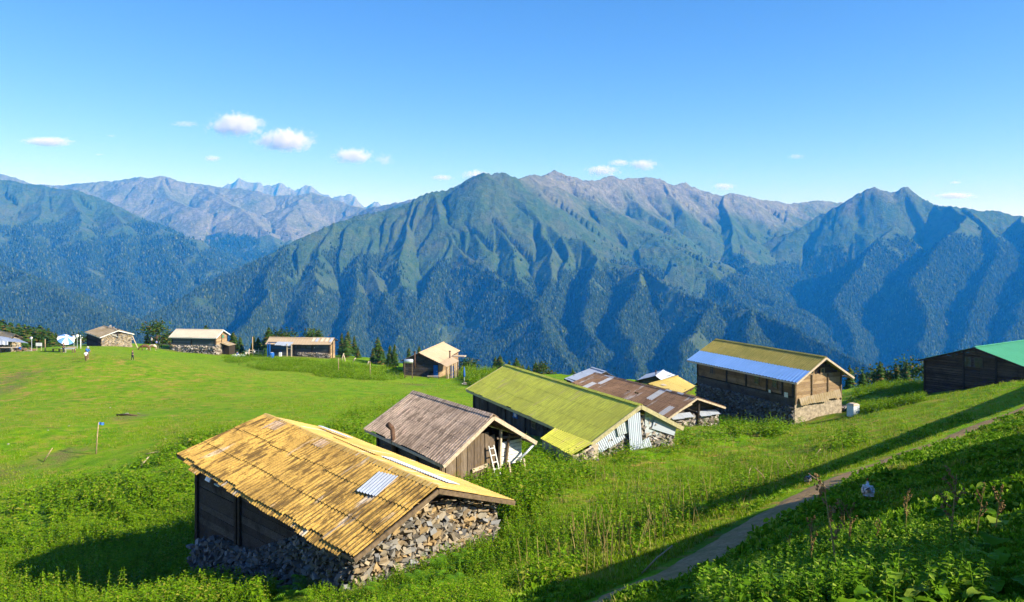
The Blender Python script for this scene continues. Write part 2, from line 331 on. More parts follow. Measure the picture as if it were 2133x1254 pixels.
# ------------------------------------------------------------------ mountains: one fan-shaped height field built from ridge lines
RIDGES = [  # (slope, [(px, py, distance) ...])
 (.9, [(455,400,15500),(475,380,15500),(497,369,15500),(530,378,15500),(548,390,15500),(558,383,15500),(580,381,15500),(600,388,15500),(615,391,15500),(628,386,15500),(640,385,15500),(652,396,15500),(668,408,15500),(690,406,15500),(705,404,15500),(718,407,15500),(728,405,15500),(745,418,15500),(790,424,15500)]),
 (.45, [(-400,360,10500),(-150,350,10500),(0,361,10500),(30,368,10500),(70,383,10500),(140,386,10500),(190,380,10500),(250,375,10500),(300,367,10500),(318,371,10500),(345,366,10500),(370,376,10500),(395,380,10500),(430,385,10500),(470,392,10300),(500,391,10300),(540,399,10200),(570,408,10200),(620,406,10200),(650,401,10200),(690,412,10000),(730,425,9800),(770,436,9500),(800,470,9000)]),
 (.5, [(345,366,10500),(345,412,9600),(420,440,8800)]),
 (.5, [(430,385,10500),(455,410,9600),(492,430,9000),(540,470,8200),(590,520,7500)]),
 (.5, [(650,401,10200),(610,430,9300),(600,470,8500),(605,512,7700)]),
 (.5, [(-500,350,7400),(-200,372,7200),(0,372,7000),(40,380,7000),(90,388,7000),(150,395,7000),(200,415,7000),(240,426,6900),(300,455,6600),(360,484,6300),(400,512,6000),(450,560,5600),(490,600,5200)]),
 (.55, [(90,388,7000),(85,430,6500),(50,480,5900),(90,560,5100),(130,620,4500)]),
 (.6, [(240,426,6900),(262,470,6300),(250,540,5600),(300,610,4900)]),
 (.6, [(150,395,7000),(170,450,6300),(180,520,5700),(210,600,4900)]),
 (.6, [(330,470,6450),(350,530,5700),(390,590,5200)]),
 (.5, [(0,372,7000),(-40,450,6000),(-60,520,5200)]),
 (.5, [(-250,500,4400),(-120,530,4100),(0,561,3800),(70,594,3500),(150,631,3200),(230,665,2900),(290,700,2600)]),
 (.6, [(690,470,8500),(720,452,8500),(770,432,8500),(820,424,8200),(850,418,8000),(900,408,8000)]),
 (.72, [(230,720,3050),(300,672,3300),(350,642,3500),(450,590,3800),(520,558,4000),(600,515,4200),(650,488,4350),(700,465,4500),(740,448,4600),(800,436,4700),(840,428,4750),(870,413,4800),(905,400,4850),(935,394,4900),(960,386,4950),(985,370,5000),(1010,359,5000),(1030,364,5030),(1055,358,5100),(1085,374,5200),(1100,366,5350),(1115,364,5500),(1135,366,5700),(1150,354,5900),(1165,362,6000),(1185,372,6100),(1190,366,6150),(1210,374,6200),(1235,376,6300),(1265,366,6500),(1285,374,6500),(1320,369,6700),(1335,367,6700),(1370,371,6800),(1400,384,6800),(1430,378,6900),(1448,388,6900),(1465,395,6900),(1490,402,6900),(1508,405,6900),(1522,401,6950),(1560,412,7200),(1640,424,7500),(1700,416,7700),(1745,421,7900),(1800,424,8000)]),
 (.55, [(1150,354,5900),(1195,392,5700),(1250,425,5500),(1300,455,5300),(1350,482,5100),(1400,512,4900),(1450,545,4700),(1500,582,4450),(1530,610,4250),(1555,645,4000)]),
 (.8, [(1265,366,6500),(1300,410,6200),(1350,440,5900),(1400,480,5600)]),
 (.8, [(1370,371,6800),(1385,400,6500),(1420,440,6200)]),
 (.75, [(1508,405,6900),(1512,430,6600),(1525,470,6200),(1528,510,5900),(1545,545,5500),(1562,576,5200)]),
 (.55, [(1640,424,7500),(1630,460,6900),(1600,490,6400)]),
 (.8, [(905,400,4850),(924,416,4700),(938,460,4480),(950,506,4300),(987,540,4100),(1025,570,3900),(1062,600,3700),(1100,626,3500),(1119,652,3300),(1130,690,3100),(1160,724,2950),(1186,772,2800),(1215,830,2600)]),
  (.92, [(950,506,4300),(920,552,4080),(894,592,3900),(870,640,3650),(856,679,3400),(830,720,3100),(800,760,2850)]),
  (.92, [(800,436,4700),(792,480,4500),(780,520,4300),(790,600,3800),(830,650,3500),(858,690,3300)]),
  (.92, [(870,413,4800),(850,470,4500),(838,530,4150),(835,590,3850),(850,640,3600)]),
  (.92, [(600,515,4200),(570,600,3700),(510,680,3150),(470,730,2800)]),
  (.92, [(700,465,4500),(670,560,4000),(650,650,3400),(620,730,2850)]),
  (.92, [(770,520,4300),(745,600,3800),(740,680,3300),(720,740,2900)]),
  (.95, [(1055,358,5100),(1062,405,4900),(1100,420,4800),(1126,461,4600),(1175,490,4400),(1223,502,4300),(1250,540,4100),(1300,552,4000),(1340,559,3900),(1392,585,3700),(1430,615,3500),(1475,632,3400),(1520,641,3300),(1568,641,3250),(1600,655,3150),(1640,676,3000),(1685,701,2850),(1737,728,2700),(1808,770,2500),(1880,830,2250)]),
  (.95, [(1126,461,4600),(1140,520,4200),(1149,585,3900),(1120,625,3600),(1108,655,3400)]),
  (.95, [(1175,490,4400),(1180,540,4150),(1165,590,3900),(1150,640,3600)]),
  (.95, [(1250,540,4100),(1235,600,3700),(1225,660,3300),(1240,730,2900)]),
  (.95, [(1340,559,3900),(1325,640,3400),(1300,720,2900),(1310,790,2550)]),
  (.95, [(1475,632,3400),(1440,700,2900),(1410,770,2500)]),
  (.95, [(1568,641,3250),(1560,700,2850),(1530,770,2450)]),
  (.92, [(1010,359,5000),(1012,410,4800),(1030,460,4550),(1050,510,4250),(1075,560,3980),(1095,600,3750)]),
  (.92, [(960,386,4950),(970,430,4700),(985,480,4450),(1010,520,4200)]),
 (.95, [(1480,640,6399),(1545,572,6079),(1600,508,6185),(1650,480,6238),(1700,452,6292),(1735,432,6292),(1760,416,6292),(1800,398,6292),(1820,390,6292),(1835,400,6292),(1850,399,6292),(1860,391,6292),(1872,388,6292),(1890,400,6238),(1910,412,6185),(1950,425,6079),(1990,428,5918),(2020,432,5865),(2060,437,5865),(2090,438,5865),(2133,450,5865),(2300,480,5865),(2600,470,5865),(3000,480,5865)]),
  (.92, [(1990,428,5918),(2012,452,5545),(1960,505,5119),(1935,560,4745),(1905,620,4372),(1925,690,3946),(1950,760,3572)]),
  (.92, [(1850,470,5500),(1800,540,5172),(1770,610,4692),(1745,660,4372),(1790,740,3892),(1820,800,3572)]),
  (.92, [(2020,432,5865),(2080,500,5172),(2060,580,4638),(2020,660,4159),(2010,740,3732)]),
  (.92, [(2133,450,5865),(2190,530,4745),(2145,620,4266),(2100,700,3839),(2075,780,3519)]),
 (.8, [(2300,480,5865),(2350,600,4479),(2300,720,3732)]),
]
ns_, nd_ = 1500, 1000
sx = np.linspace(-.88, .88, ns_); dd = np.exp(np.linspace(math.log(310), math.log(17500), nd_))
S_, D_ = np.meshgrid(sx, dd); MX = (S_ * D_); MY = D_.copy()
wx = MX + (fbm(MX / 420, MY / 420, 3, 51) - .5) * 150; wy = MY + (fbm(MX / 420 + 50, MY / 420, 3, 53) - .5) * 150
best = np.full(MX.shape, -760.); bs = np.zeros(MX.shape); bd = np.full(MX.shape, 900.); off = 0.
for slope, pts in RIDGES:
    P = np.array([at(*p) for p in pts]); cum = off
    for a, b in zip(P[:-1], P[1:]):
        dv = b[:2] - a[:2]; L = np.hypot(*dv); t_ = np.clip(((wx - a[0]) * dv[0] + (wy - a[1]) * dv[1]) / (L * L), 0, 1)
        ex = wx - a[0] - t_ * dv[0]; ey = wy - a[1] - t_ * dv[1]; dist = np.hypot(ex, ey)
        z_ = a[2] + t_ * (b[2] - a[2]) - slope * dist * (1 + .12 * np.exp(-dist / 120.))
        w_ = z_ > best; best[w_] = z_[w_]; bs[w_] = (cum + t_ * L)[w_]; bd[w_] = dist[w_]; cum += L
    off += 50000.
k = np.clip(bd / 260, 0, 1)
gul = ridged(bs / 150, bd / 1100 + bs * .0002, 3, 61) - .6
gul2 = ridged(bs / 55, bd / 420, 2, 67) - .6
MZ = best + k * 140 * gul + np.clip(bd / 120, 0, 1) * 22 * gul2 + (ridged(MX / 260, MY / 260, 4, 71) - .6) * (14 + 46 * k) + (ridged(MX / 70, MY / 70, 3, 74) - .6) * 15 + (fbm(MX / 25, MY / 25, 2, 73) - .5) * 12
MZ = np.maximum(MZ, -800 + 40 * fbm(MX / 300, MY / 300, 3, 79))
MZ += np.where(MY > 13200, (ridged(MX / 330, MY / 900, 3, 78) - .62) * 280 * np.clip((MZ - 500) / 400, 0, 1), 0)
MZ[:1, :] = -700
PXm = S_ * F + CX
tl = np.interp(PXm, [0, 300, 520, 620, 900, 1100, 1250, 1500, 1600, 2133], [130, 190, 120, -60, -110, -130, -130, -120, -60, 60])
tl = tl + (fbm(MX / 350, MY / 350, 4, 83) - .5) * 260 + np.where(gul > .12, -90, 40)
forest = np.clip((tl - MZ) / 40, 0, 1) * np.clip((vnoise(MX / 240, MY / 240, 89) - .12) * 6, .0, 1)
forest = np.where(MY > 8300, 0, forest)
gradx = np.gradient(MZ, axis=1) / np.gradient(MX, axis=1)
rock = np.clip((MZ - np.interp(PXm, [0, 500, 1000, 1150, 1600, 2133], [900, 520, 600, 260, 150, 620])) / 260 + (fbm(MX / 160, MY / 160, 4, 91) - .5) * 1.6, 0, 1)
rock = np.where(MY > 7900, np.clip(.75 + (fbm(MX / 300, MY / 300, 4, 97) - .5) * 1.2, 0, 1), rock); rock = np.where(MY > 13000, 1, rock)
I = np.arange(ns_ * nd_).reshape(nd_, ns_); Q = np.stack([I[:-1, :-1], I[:-1, 1:], I[1:, 1:], I[1:, :-1]], -1).reshape(-1, 4)
m = NM('mountain_land'); p = m.pos()
n1 = m.noise(p, .004, 6, .7); n2 = m.noise(p, .02, 6, .75); n3 = m.noise(p, .09, 3, .7)
c = m.ramp(n2, [(.3, (.030, .065, .022)), (.5, (.055, .105, .034)), (.7, (.10, .14, .055))])
c = m.mix(m.ramp(n1, [(.45, 0.), (.65, .6)]), c, (.11, .125, .065))
rk = m.ramp(n2, [(.3, (.11, .12, .11)), (.55, (.20, .205, .18)), (.75, (.32, .33, .30))])
c = m.mix(m.attr('rock'), c, rk)
c = m.mix(m.ramp(n3, [(.62, 0.), (.7, .5)]), c, rk)
c = m.mix(m.attr('forest'), c, m.ramp(n3, [(.3, (.012, .026, .008)), (.7, (.035, .06, .018))]))
m.base(c); m.bump(m.math('ADD', n2, m.math('MULTIPLY', n3, .35)), 1., 26.); m.b.inputs['Specular IOR Level'].default_value = 0
mo = mesh_np('mountains', np.stack([MX.ravel(), MY.ravel(), MZ.ravel()], 1), Q, m.m, smooth=True, attrs={'rock': rock.ravel(), 'forest': forest.ravel()})
tag(mo, kind='structure')
# forest on the slopes: conifers and round crowns spread over the wooded parts
NT = 300000
si = rng.uniform(8, ns_ - 10, NT * 3); u_ = rng.uniform(0, 1, NT * 3)
di = np.interp(u_, np.linspace(0, 1, 200), np.interp(np.linspace(1 / 1900., 1 / 7600., 200), [1 / 7600., 1 / 1900.], [0, 1])) * 0 + 1 / (1 / 1900. + u_ * (1 / 8200. - 1 / 1900.))
dj = np.interp(di, dd, np.arange(nd_))
i0 = si.astype(int); j0 = np.minimum(dj.astype(int), nd_ - 2)
fo = forest[j0, i0]; gxl = (MZ[j0, i0 + 1] - MZ[j0, i0]) / (MX[j0, i0 + 1] - MX[j0, i0])
keep = rng.uniform(0, 1, NT * 3) < np.maximum(fo, .02 * (MZ[j0, i0] < tl[j0, i0] + 160))
a = si - i0; b = dj - j0
tx = (MX[j0, i0] * (1 - a) + MX[j0, i0 + 1] * a) * (1 - b) + (MX[j0 + 1, i0] * (1 - a) + MX[j0 + 1, i0 + 1] * a) * b
ty = MY[j0, i0] * (1 - b) + MY[j0 + 1, i0] * b
tz = (MZ[j0, i0] * (1 - a) + MZ[j0, i0 + 1] * a) * (1 - b) + (MZ[j0 + 1, i0] * (1 - a) + MZ[j0 + 1, i0 + 1] * a) * b
pyt = -tz / ty * F + HY
keep &= (pyt < 840)
ii = np.nonzero(keep)[0][:NT]; tx, ty, tz = tx[ii], ty[ii], tz[ii]; n = len(ii)
hh = rng.uniform(10, 21, n) * np.clip(1 + (ty - 3500) / 5000, .9, 1.5); rr = hh * rng.uniform(.17, .26, n); rnd = rng.uniform(0, 1, n) < .25
hh = np.where(rnd, hh * .7, hh); rr = np.where(rnd, rr * 1.5, rr)
ang = rng.uniform(0, 6.28, n)[:, None] + np.arange(5)[None] * 2 * math.pi / 5
low = np.stack([tx[:, None] + rr[:, None] * np.cos(ang), ty[:, None] + rr[:, None] * np.sin(ang), np.broadcast_to((tz + hh * .05)[:, None], ang.shape)], -1)
mr = np.where(rnd, .85, .55)
mid_ = np.stack([tx[:, None] + (rr * mr)[:, None] * np.cos(ang + .5), ty[:, None] + (rr * mr)[:, None] * np.sin(ang + .5), np.broadcast_to((tz + hh * np.where(rnd, .65, .5))[:, None], ang.shape)], -1)
top = np.stack([tx, ty, tz + hh], -1)[:, None]
V = np.concatenate([low, mid_, top], 1).reshape(-1, 3); o_ = (np.arange(n) * 11)[:, None]
T = []
for k5 in range(5):
    k6 = (k5 + 1) % 5
    T += [np.concatenate([o_ + k5, o_ + k6, o_ + 5 + k5], 1), np.concatenate([o_ + k6, o_ + 5 + k6, o_ + 5 + k5], 1), np.concatenate([o_ + 5 + k5, o_ + 5 + k6, o_ + 10], 1)]
m = NM('far_tree_foliage'); c = m.ramp(m.island(), [(0, (.016, .035, .010)), (.6, (.03, .055, .015)), (.9, (.05, .08, .022)), (1, (.10, .13, .04))]); m.base(c); m.b.inputs['Specular IOR Level'].default_value = 0
fr = mesh_np('mountain_forest', V, np.concatenate(T), m.m, smooth=True)
tag(fr, 'dark conifer and mixed forest covering the lower slopes of the mountains', 'forest', kind='stuff')
# ------------------------------------------------------------------ haze: one closed box of pale blue air
HZ0, HZ1 = -860., 1650.
mb = MB(); mb.box((0, 8800, (HZ0 + HZ1) / 2), (44000, 18400, HZ1 - HZ0))
m = bpy.data.materials.new('haze_air'); m.use_nodes = True; t_ = m.node_tree; t_.nodes.remove(t_.nodes['Principled BSDF'])
v = t_.nodes.new('ShaderNodeVolumePrincipled'); v.inputs['Density'].default_value = 1.0e-4; v.inputs['Absorption Color'].default_value = (1, 1, 1, 1); v.inputs['Color'].default_value = (.02, .28, .95, 1); v.inputs['Anisotropy'].default_value = 0.
t_.links.new(v.outputs[0], t_.nodes['Material Output'].inputs['Volume'])
hz = mb.build('haze', m); tag(hz, 'thin blue haze filling the valleys between the mountains', 'haze', kind='stuff')
# ------------------------------------------------------------------ clouds, far beyond the haze
def cloud(px, py, w, h, label, seed, d=24000, dens=1., thin=False):
    c = at(px, py, d); o = empty('tmp', (0, 0, 0)); bpy.data.objects.remove(o)
    import bmesh
    bm = bmesh.new(); bmesh.ops.create_icosphere(bm, subdivisions=3, radius=1); me = bpy.data.meshes.new('cloud'); bm.to_mesh(me); bm.free()
    a = w / F * d / 2 * 1.25; e = h / F * d / 2 * 1.35
    o = bpy.data.objects.new('cloud', me); COL.objects.link(o); o.location = c; o.scale = (a, max(a * .5, e), e)
    m = bpy.data.materials.new('cloud_vapour'); m.use_nodes = True; t = m.node_tree; t.nodes.remove(t.nodes['Principled BSDF'])
    L = t.links; tc = t.nodes.new('ShaderNodeTexCoord')
    ln = t.nodes.new('ShaderNodeVectorMath'); ln.operation = 'LENGTH'; L.new(tc.outputs['Object'], ln.inputs[0])
    mp = t.nodes.new('ShaderNodeMapping'); mp.inputs['Scale'].default_value = (max(1, w / h * .9), 1.2, 1.0); mp.inputs['Location'].default_value = (seed * 3.7, seed, 0); L.new(tc.outputs['Object'], mp.inputs[0])
    no = t.nodes.new('ShaderNodeTexNoise'); no.inputs['Scale'].default_value = 1.9; no.inputs['Detail'].default_value = 6; no.inputs['Roughness'].default_value = .74; L.new(mp.outputs[0], no.inputs['Vector'])
    def mt(op, x, y):
        n_ = t.nodes.new('ShaderNodeMath'); n_.operation = op
        for q, i in ((x, 0), (y, 1)):
            if isinstance(q, float): n_.inputs[i].default_value = q
            else: L.new(q, n_.inputs[i])
        return n_.outputs[0]
    s_ = mt('SUBTRACT', no.outputs[0], mt('MULTIPLY', ln.outputs['Value'], .5)); s_ = mt('SUBTRACT', s_, .14 if not thin else .17)
    s_ = mt('MULTIPLY', mt('MAXIMUM', s_, 0.), .024 * dens * (1 if not thin else .35))
    v = t.nodes.new('ShaderNodeVolumePrincipled'); v.inputs['Color'].default_value = (1, 1, 1, 1); v.inputs['Anisotropy'].default_value = .0; L.new(s_, v.inputs['Density']); L.new(v.outputs[0], t.nodes['Material Output'].inputs['Volume'])
    me.materials.append(m); tag(o, label, 'cloud', 'small white clouds low in the sky')
for i, (px, py, w, h, lab, th) in enumerate([
    (492,260,125,50,'puffy white cloud, higher half of the largest pair left of the big peak',0),(594,293,135,48,'puffy white cloud, lower right half of the largest pair left of the big peak',0),
    (735,325,92,34,'white cloud with ragged right side between the large pair and the big peak',0),(800,333,50,28,'thin torn cloud scrap just right of the ragged white cloud',1),
    (100,295,110,20,'long flat white cloud above the far left mountains',0),(442,330,38,14,'small oval white cloud right above the jagged bluish peaks',0),
    (385,258,70,14,'faint wispy streak of cloud left of the largest cloud pair',1),(922,370,50,13,'small flat cloud left of the highest green peak',0),(990,365,60,24,'white cloud partly hidden behind the highest green peak',0),
    (1255,356,80,24,'white cloud resting low over the rocky ridge, lower of the three',0),(1340,343,66,24,'white cloud over the rocky ridge, right of the three',0),(1290,339,50,14,'small cloud over the rocky ridge, in the middle of the three',0),
    (1507,389,52,16,'small white cloud sitting just over the right end of the rocky ridge',0),(1658,326,44,14,'tiny broken cloud high over the saddle between the two mountains',1),
    (1990,408,90,14,'long flat white cloud over the right shoulder of the right mountain',0),(1990,380,24,8,'tiny cloud speck just above the long flat cloud on the right',0),(207,322,24,8,'tiny faint cloud under the long flat cloud on the left',1),(232,283,24,8,'tiny faint cloud right of the long flat cloud on the left',1)]):
    cloud(px, py, w, h, lab, i + 1, thin=bool(th))
# ------------------------------------------------------------------ huts
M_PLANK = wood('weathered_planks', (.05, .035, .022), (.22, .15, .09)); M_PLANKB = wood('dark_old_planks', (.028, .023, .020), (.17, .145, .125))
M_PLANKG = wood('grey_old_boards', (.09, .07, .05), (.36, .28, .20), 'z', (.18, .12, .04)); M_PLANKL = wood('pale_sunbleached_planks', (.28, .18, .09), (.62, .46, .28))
M_BEAM = plain('old_beam', (.16, .115, .07), .9, .4); M_POST = plain('dark_post', (.045, .035, .028), .9, .4); M_FASCIA = plain('pale_fascia_board', (.52, .42, .30), .8, .25)
M_WHITE = plain('white_board', (.72, .72, .68), .7, .12); M_DARK = plain('dark_inside', (.02, .018, .015), .95, .2)
M_BLUE = plain('blue_paint', (.02, .12, .42), .6, .25); M_TIN = plain('grey_tin', (.55, .60, .64), .45, .25, metal=.4, spec=.5)
M_GLASS = plain('window_glass', (.03, .04, .045), .12, .2, spec=.6); M_MORTAR = plain('earth_mortar', (.10, .08, .06), .95, .4, 3)
M_RENDER = plain('lime_washed_stone', (.42, .35, .26), .9, .35, 5); M_RUST = plain('rusty_pipe', (.12, .07, .045), .8, .4)
def stone_mat(name, stops):
    m = NM(name); r = m.island(); p = m.noise(m.coord(), 5, 5, .7)
    c = m.ramp(r, stops); c = m.mix(m.ramp(p, [(.3, .0), (.7, .6)]), c, m.mix(.5, c, (.12, .10, .08)))
    m.base(c); m.bump(p, .6, .04); return m.m
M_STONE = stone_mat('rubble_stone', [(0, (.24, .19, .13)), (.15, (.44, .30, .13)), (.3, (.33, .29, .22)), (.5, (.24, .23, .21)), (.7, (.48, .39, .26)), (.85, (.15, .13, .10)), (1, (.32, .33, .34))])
M_STONE_SHADE = stone_mat('shade_toned_rubble_stone', [(0, (.10, .10, .10)), (.3, (.16, .14, .12)), (.6, (.22, .21, .20)), (.8, (.12, .10, .08)), (1, (.30, .30, .30))])  # darker rubble copy: shade put into the stone of the unlit sides
M_STONEG = stone_mat('grey_rubble_stone', [(0, (.30, .28, .26)), (.3, (.38, .30, .22)), (.6, (.46, .43, .40)), (.8, (.26, .22, .18)), (1, (.5, .5, .48))])
_t = (1 + 5 ** .5) / 2
ICV = np.array([(-1, _t, 0), (1, _t, 0), (-1, -_t, 0), (1, -_t, 0), (0, -1, _t), (0, 1, _t), (0, -1, -_t), (0, 1, -_t), (_t, 0, -1), (_t, 0, 1), (-_t, 0, -1), (-_t, 0, 1)]) / 1.902
ICF = np.array([(0, 11, 5), (0, 5, 1), (0, 1, 7), (0, 7, 10), (0, 10, 11), (1, 5, 9), (5, 11, 4), (11, 10, 2), (10, 7, 6), (7, 1, 8), (3, 9, 4), (3, 4, 2), (3, 2, 6), (3, 6, 8), (3, 8, 9), (4, 9, 5), (2, 4, 11), (6, 2, 10), (8, 6, 7), (9, 8, 1)])
CBV = np.array([(-1, -1, -1), (1, -1, -1), (1, 1, -1), (-1, 1, -1), (-1, -1, 1), (1, -1, 1), (1, 1, 1), (-1, 1, 1)]) * .62
CBF = np.array([(0, 3, 2), (0, 2, 1), (4, 5, 6), (4, 6, 7), (0, 1, 5), (0, 5, 4), (1, 2, 6), (1, 6, 5), (2, 3, 7), (2, 7, 6), (3, 0, 4), (3, 4, 7)])
def rocks(cs, sz, flat=.66, name='rocks'):
    """angular stones: cs (n,3) centres, sz (n,) sizes -> V, T"""
    n = len(cs); v = CBV[None] * rng.uniform(.68, 1.15, (n, 8, 1)) + rng.normal(0, .14, (n, 8, 3)); v = v * rng.uniform(.6, 1.45, (n, 1, 3)) * np.array([1.3, 1.0, flat])
    A = rng.normal(0, .4, (n, 3))
    c, s = np.cos(A), np.sin(A); x, y, z = v[..., 0].copy(), v[..., 1].copy(), v[..., 2].copy()
    y, z = y * c[:, :1] - z * s[:, :1], y * s[:, :1] + z * c[:, :1]; x, z = x * c[:, 1:2] + z * s[:, 1:2], -x * s[:, 1:2] + z * c[:, 1:2]
    x, y = x * c[:, 2:] - y * s[:, 2:], x * s[:, 2:] + y * c[:, 2:]
    V = np.stack([x, y, z], -1) * sz[:, None, None] + cs[:, None]
    return V.reshape(-1, 3), (CBF[None] + 8 * np.arange(n)[:, None, None]).reshape(-1, 3)
def grid_solid(mb_v, P, th, uv):
    """closed thin shell from grid P (a,b,3)"""
    a, b = P.shape[:2]; n = a * b; base = mb_v['n']; I = np.arange(n).reshape(a, b)
    T = P.reshape(-1, 3); B = T - [0, 0, th]
    q = np.stack([I[:-1, :-1], I[:-1, 1:], I[1:, 1:], I[1:, :-1]], -1).reshape(-1, 4)
    Q = [q, q[:, ::-1] + n]
    for e in (I[0], I[:, -1], I[-1][::-1], I[:, 0][::-1]): Q.append(np.stack([e[:-1], e[:-1] + n, e[1:] + n, e[1:]], 1))
    mb_v['v'] += [T, B]; mb_v['uv'] += [uv.reshape(-1, 2)] * 2; mb_v['q'].append(np.concatenate(Q) + base); mb_v['n'] += 2 * n
def sheets(name, mat, parent, c00, c01, c10, c11, rows=3, pitch=.16, amp=.022, sheet=.9, jit=.05, th=.006, lift=.02, sag=.03, ext=.07, fr=(0., 1.), seed=0, lap=.12, smooth=False):
    """corrugated sheets over the bilinear patch: c00 ridge near, c01 ridge far, c10 eave near, c11 eave far"""
    c00, c01, c10, c11 = [np.asarray(c, float) for c in (c00, c01, c10, c11)]
    Ly = (np.linalg.norm(c01 - c00) + np.linalg.norm(c11 - c10)) / 2; Lp = (np.linalg.norm(c10 - c00) + np.linalg.norm(c11 - c01)) / 2
    D = dict(v=[], uv=[], q=[], n=0); r = np.random.default_rng(seed + 11)
    nsx = max(1, int(round(Ly / sheet))); ys_ = np.linspace(0, 1, nsx + 1)
    f0, f1 = fr
    for i in range(rows):
        p0 = f0 + (f1 - f0) * i / rows; p1 = f0 + (f1 - f0) * (i + 1) / rows
        for j in range(nsx):
            y0, y1 = ys_[j], ys_[j + 1] + .06 * sheet / Ly * (j < nsx - 1)
            a0 = p0 - (0 if i == 0 else .0); a1 = p1 + (lap / Lp if i < rows - 1 else 0) + r.normal(0, jit * .5) / Lp * (1 if i < rows - 1 or True else 0)
            nc = max(3, int(round((y1 - y0) * Ly / pitch * 4))) + 1; nr = 4
            yy = np.linspace(y0, y1, nc); pp = np.linspace(a0, a1, nr); PP, YY = np.meshgrid(pp, yy, indexing='ij')
            P = (c00 * (1 - YY[..., None]) + c01 * YY[..., None]) * (1 - PP[..., None]) + (c10 * (1 - YY[..., None]) + c11 * YY[..., None]) * PP[..., None]
            z = amp * np.sin(2 * math.pi * YY * Ly / pitch) - lift * (PP - a0) / (a1 - a0) * 0 + lift * .6 * (rows - i) + .006 * (j % 2) + r.uniform(0, lift * .25)
            z = z + (PP - a0) / (a1 - a0) * 0 + .12 * sag * (fbm(YY * Ly / 2.5 + seed * 7, PP * Lp / 2.0, 2, 19) - .5) * 2 + (PP - a0) / (a1 - a0) * 0.
            P = P + z[..., None] * np.array([0, 0, 1.])
            grid_solid(D, P, th, np.stack([YY * Ly + round(seed * 3.1 / pitch) * pitch, PP * Lp], -1))
    return mesh_np(name, np.concatenate(D['v']), np.concatenate(D['q']), mat, parent, uv=np.concatenate(D['uv']), smooth=False)
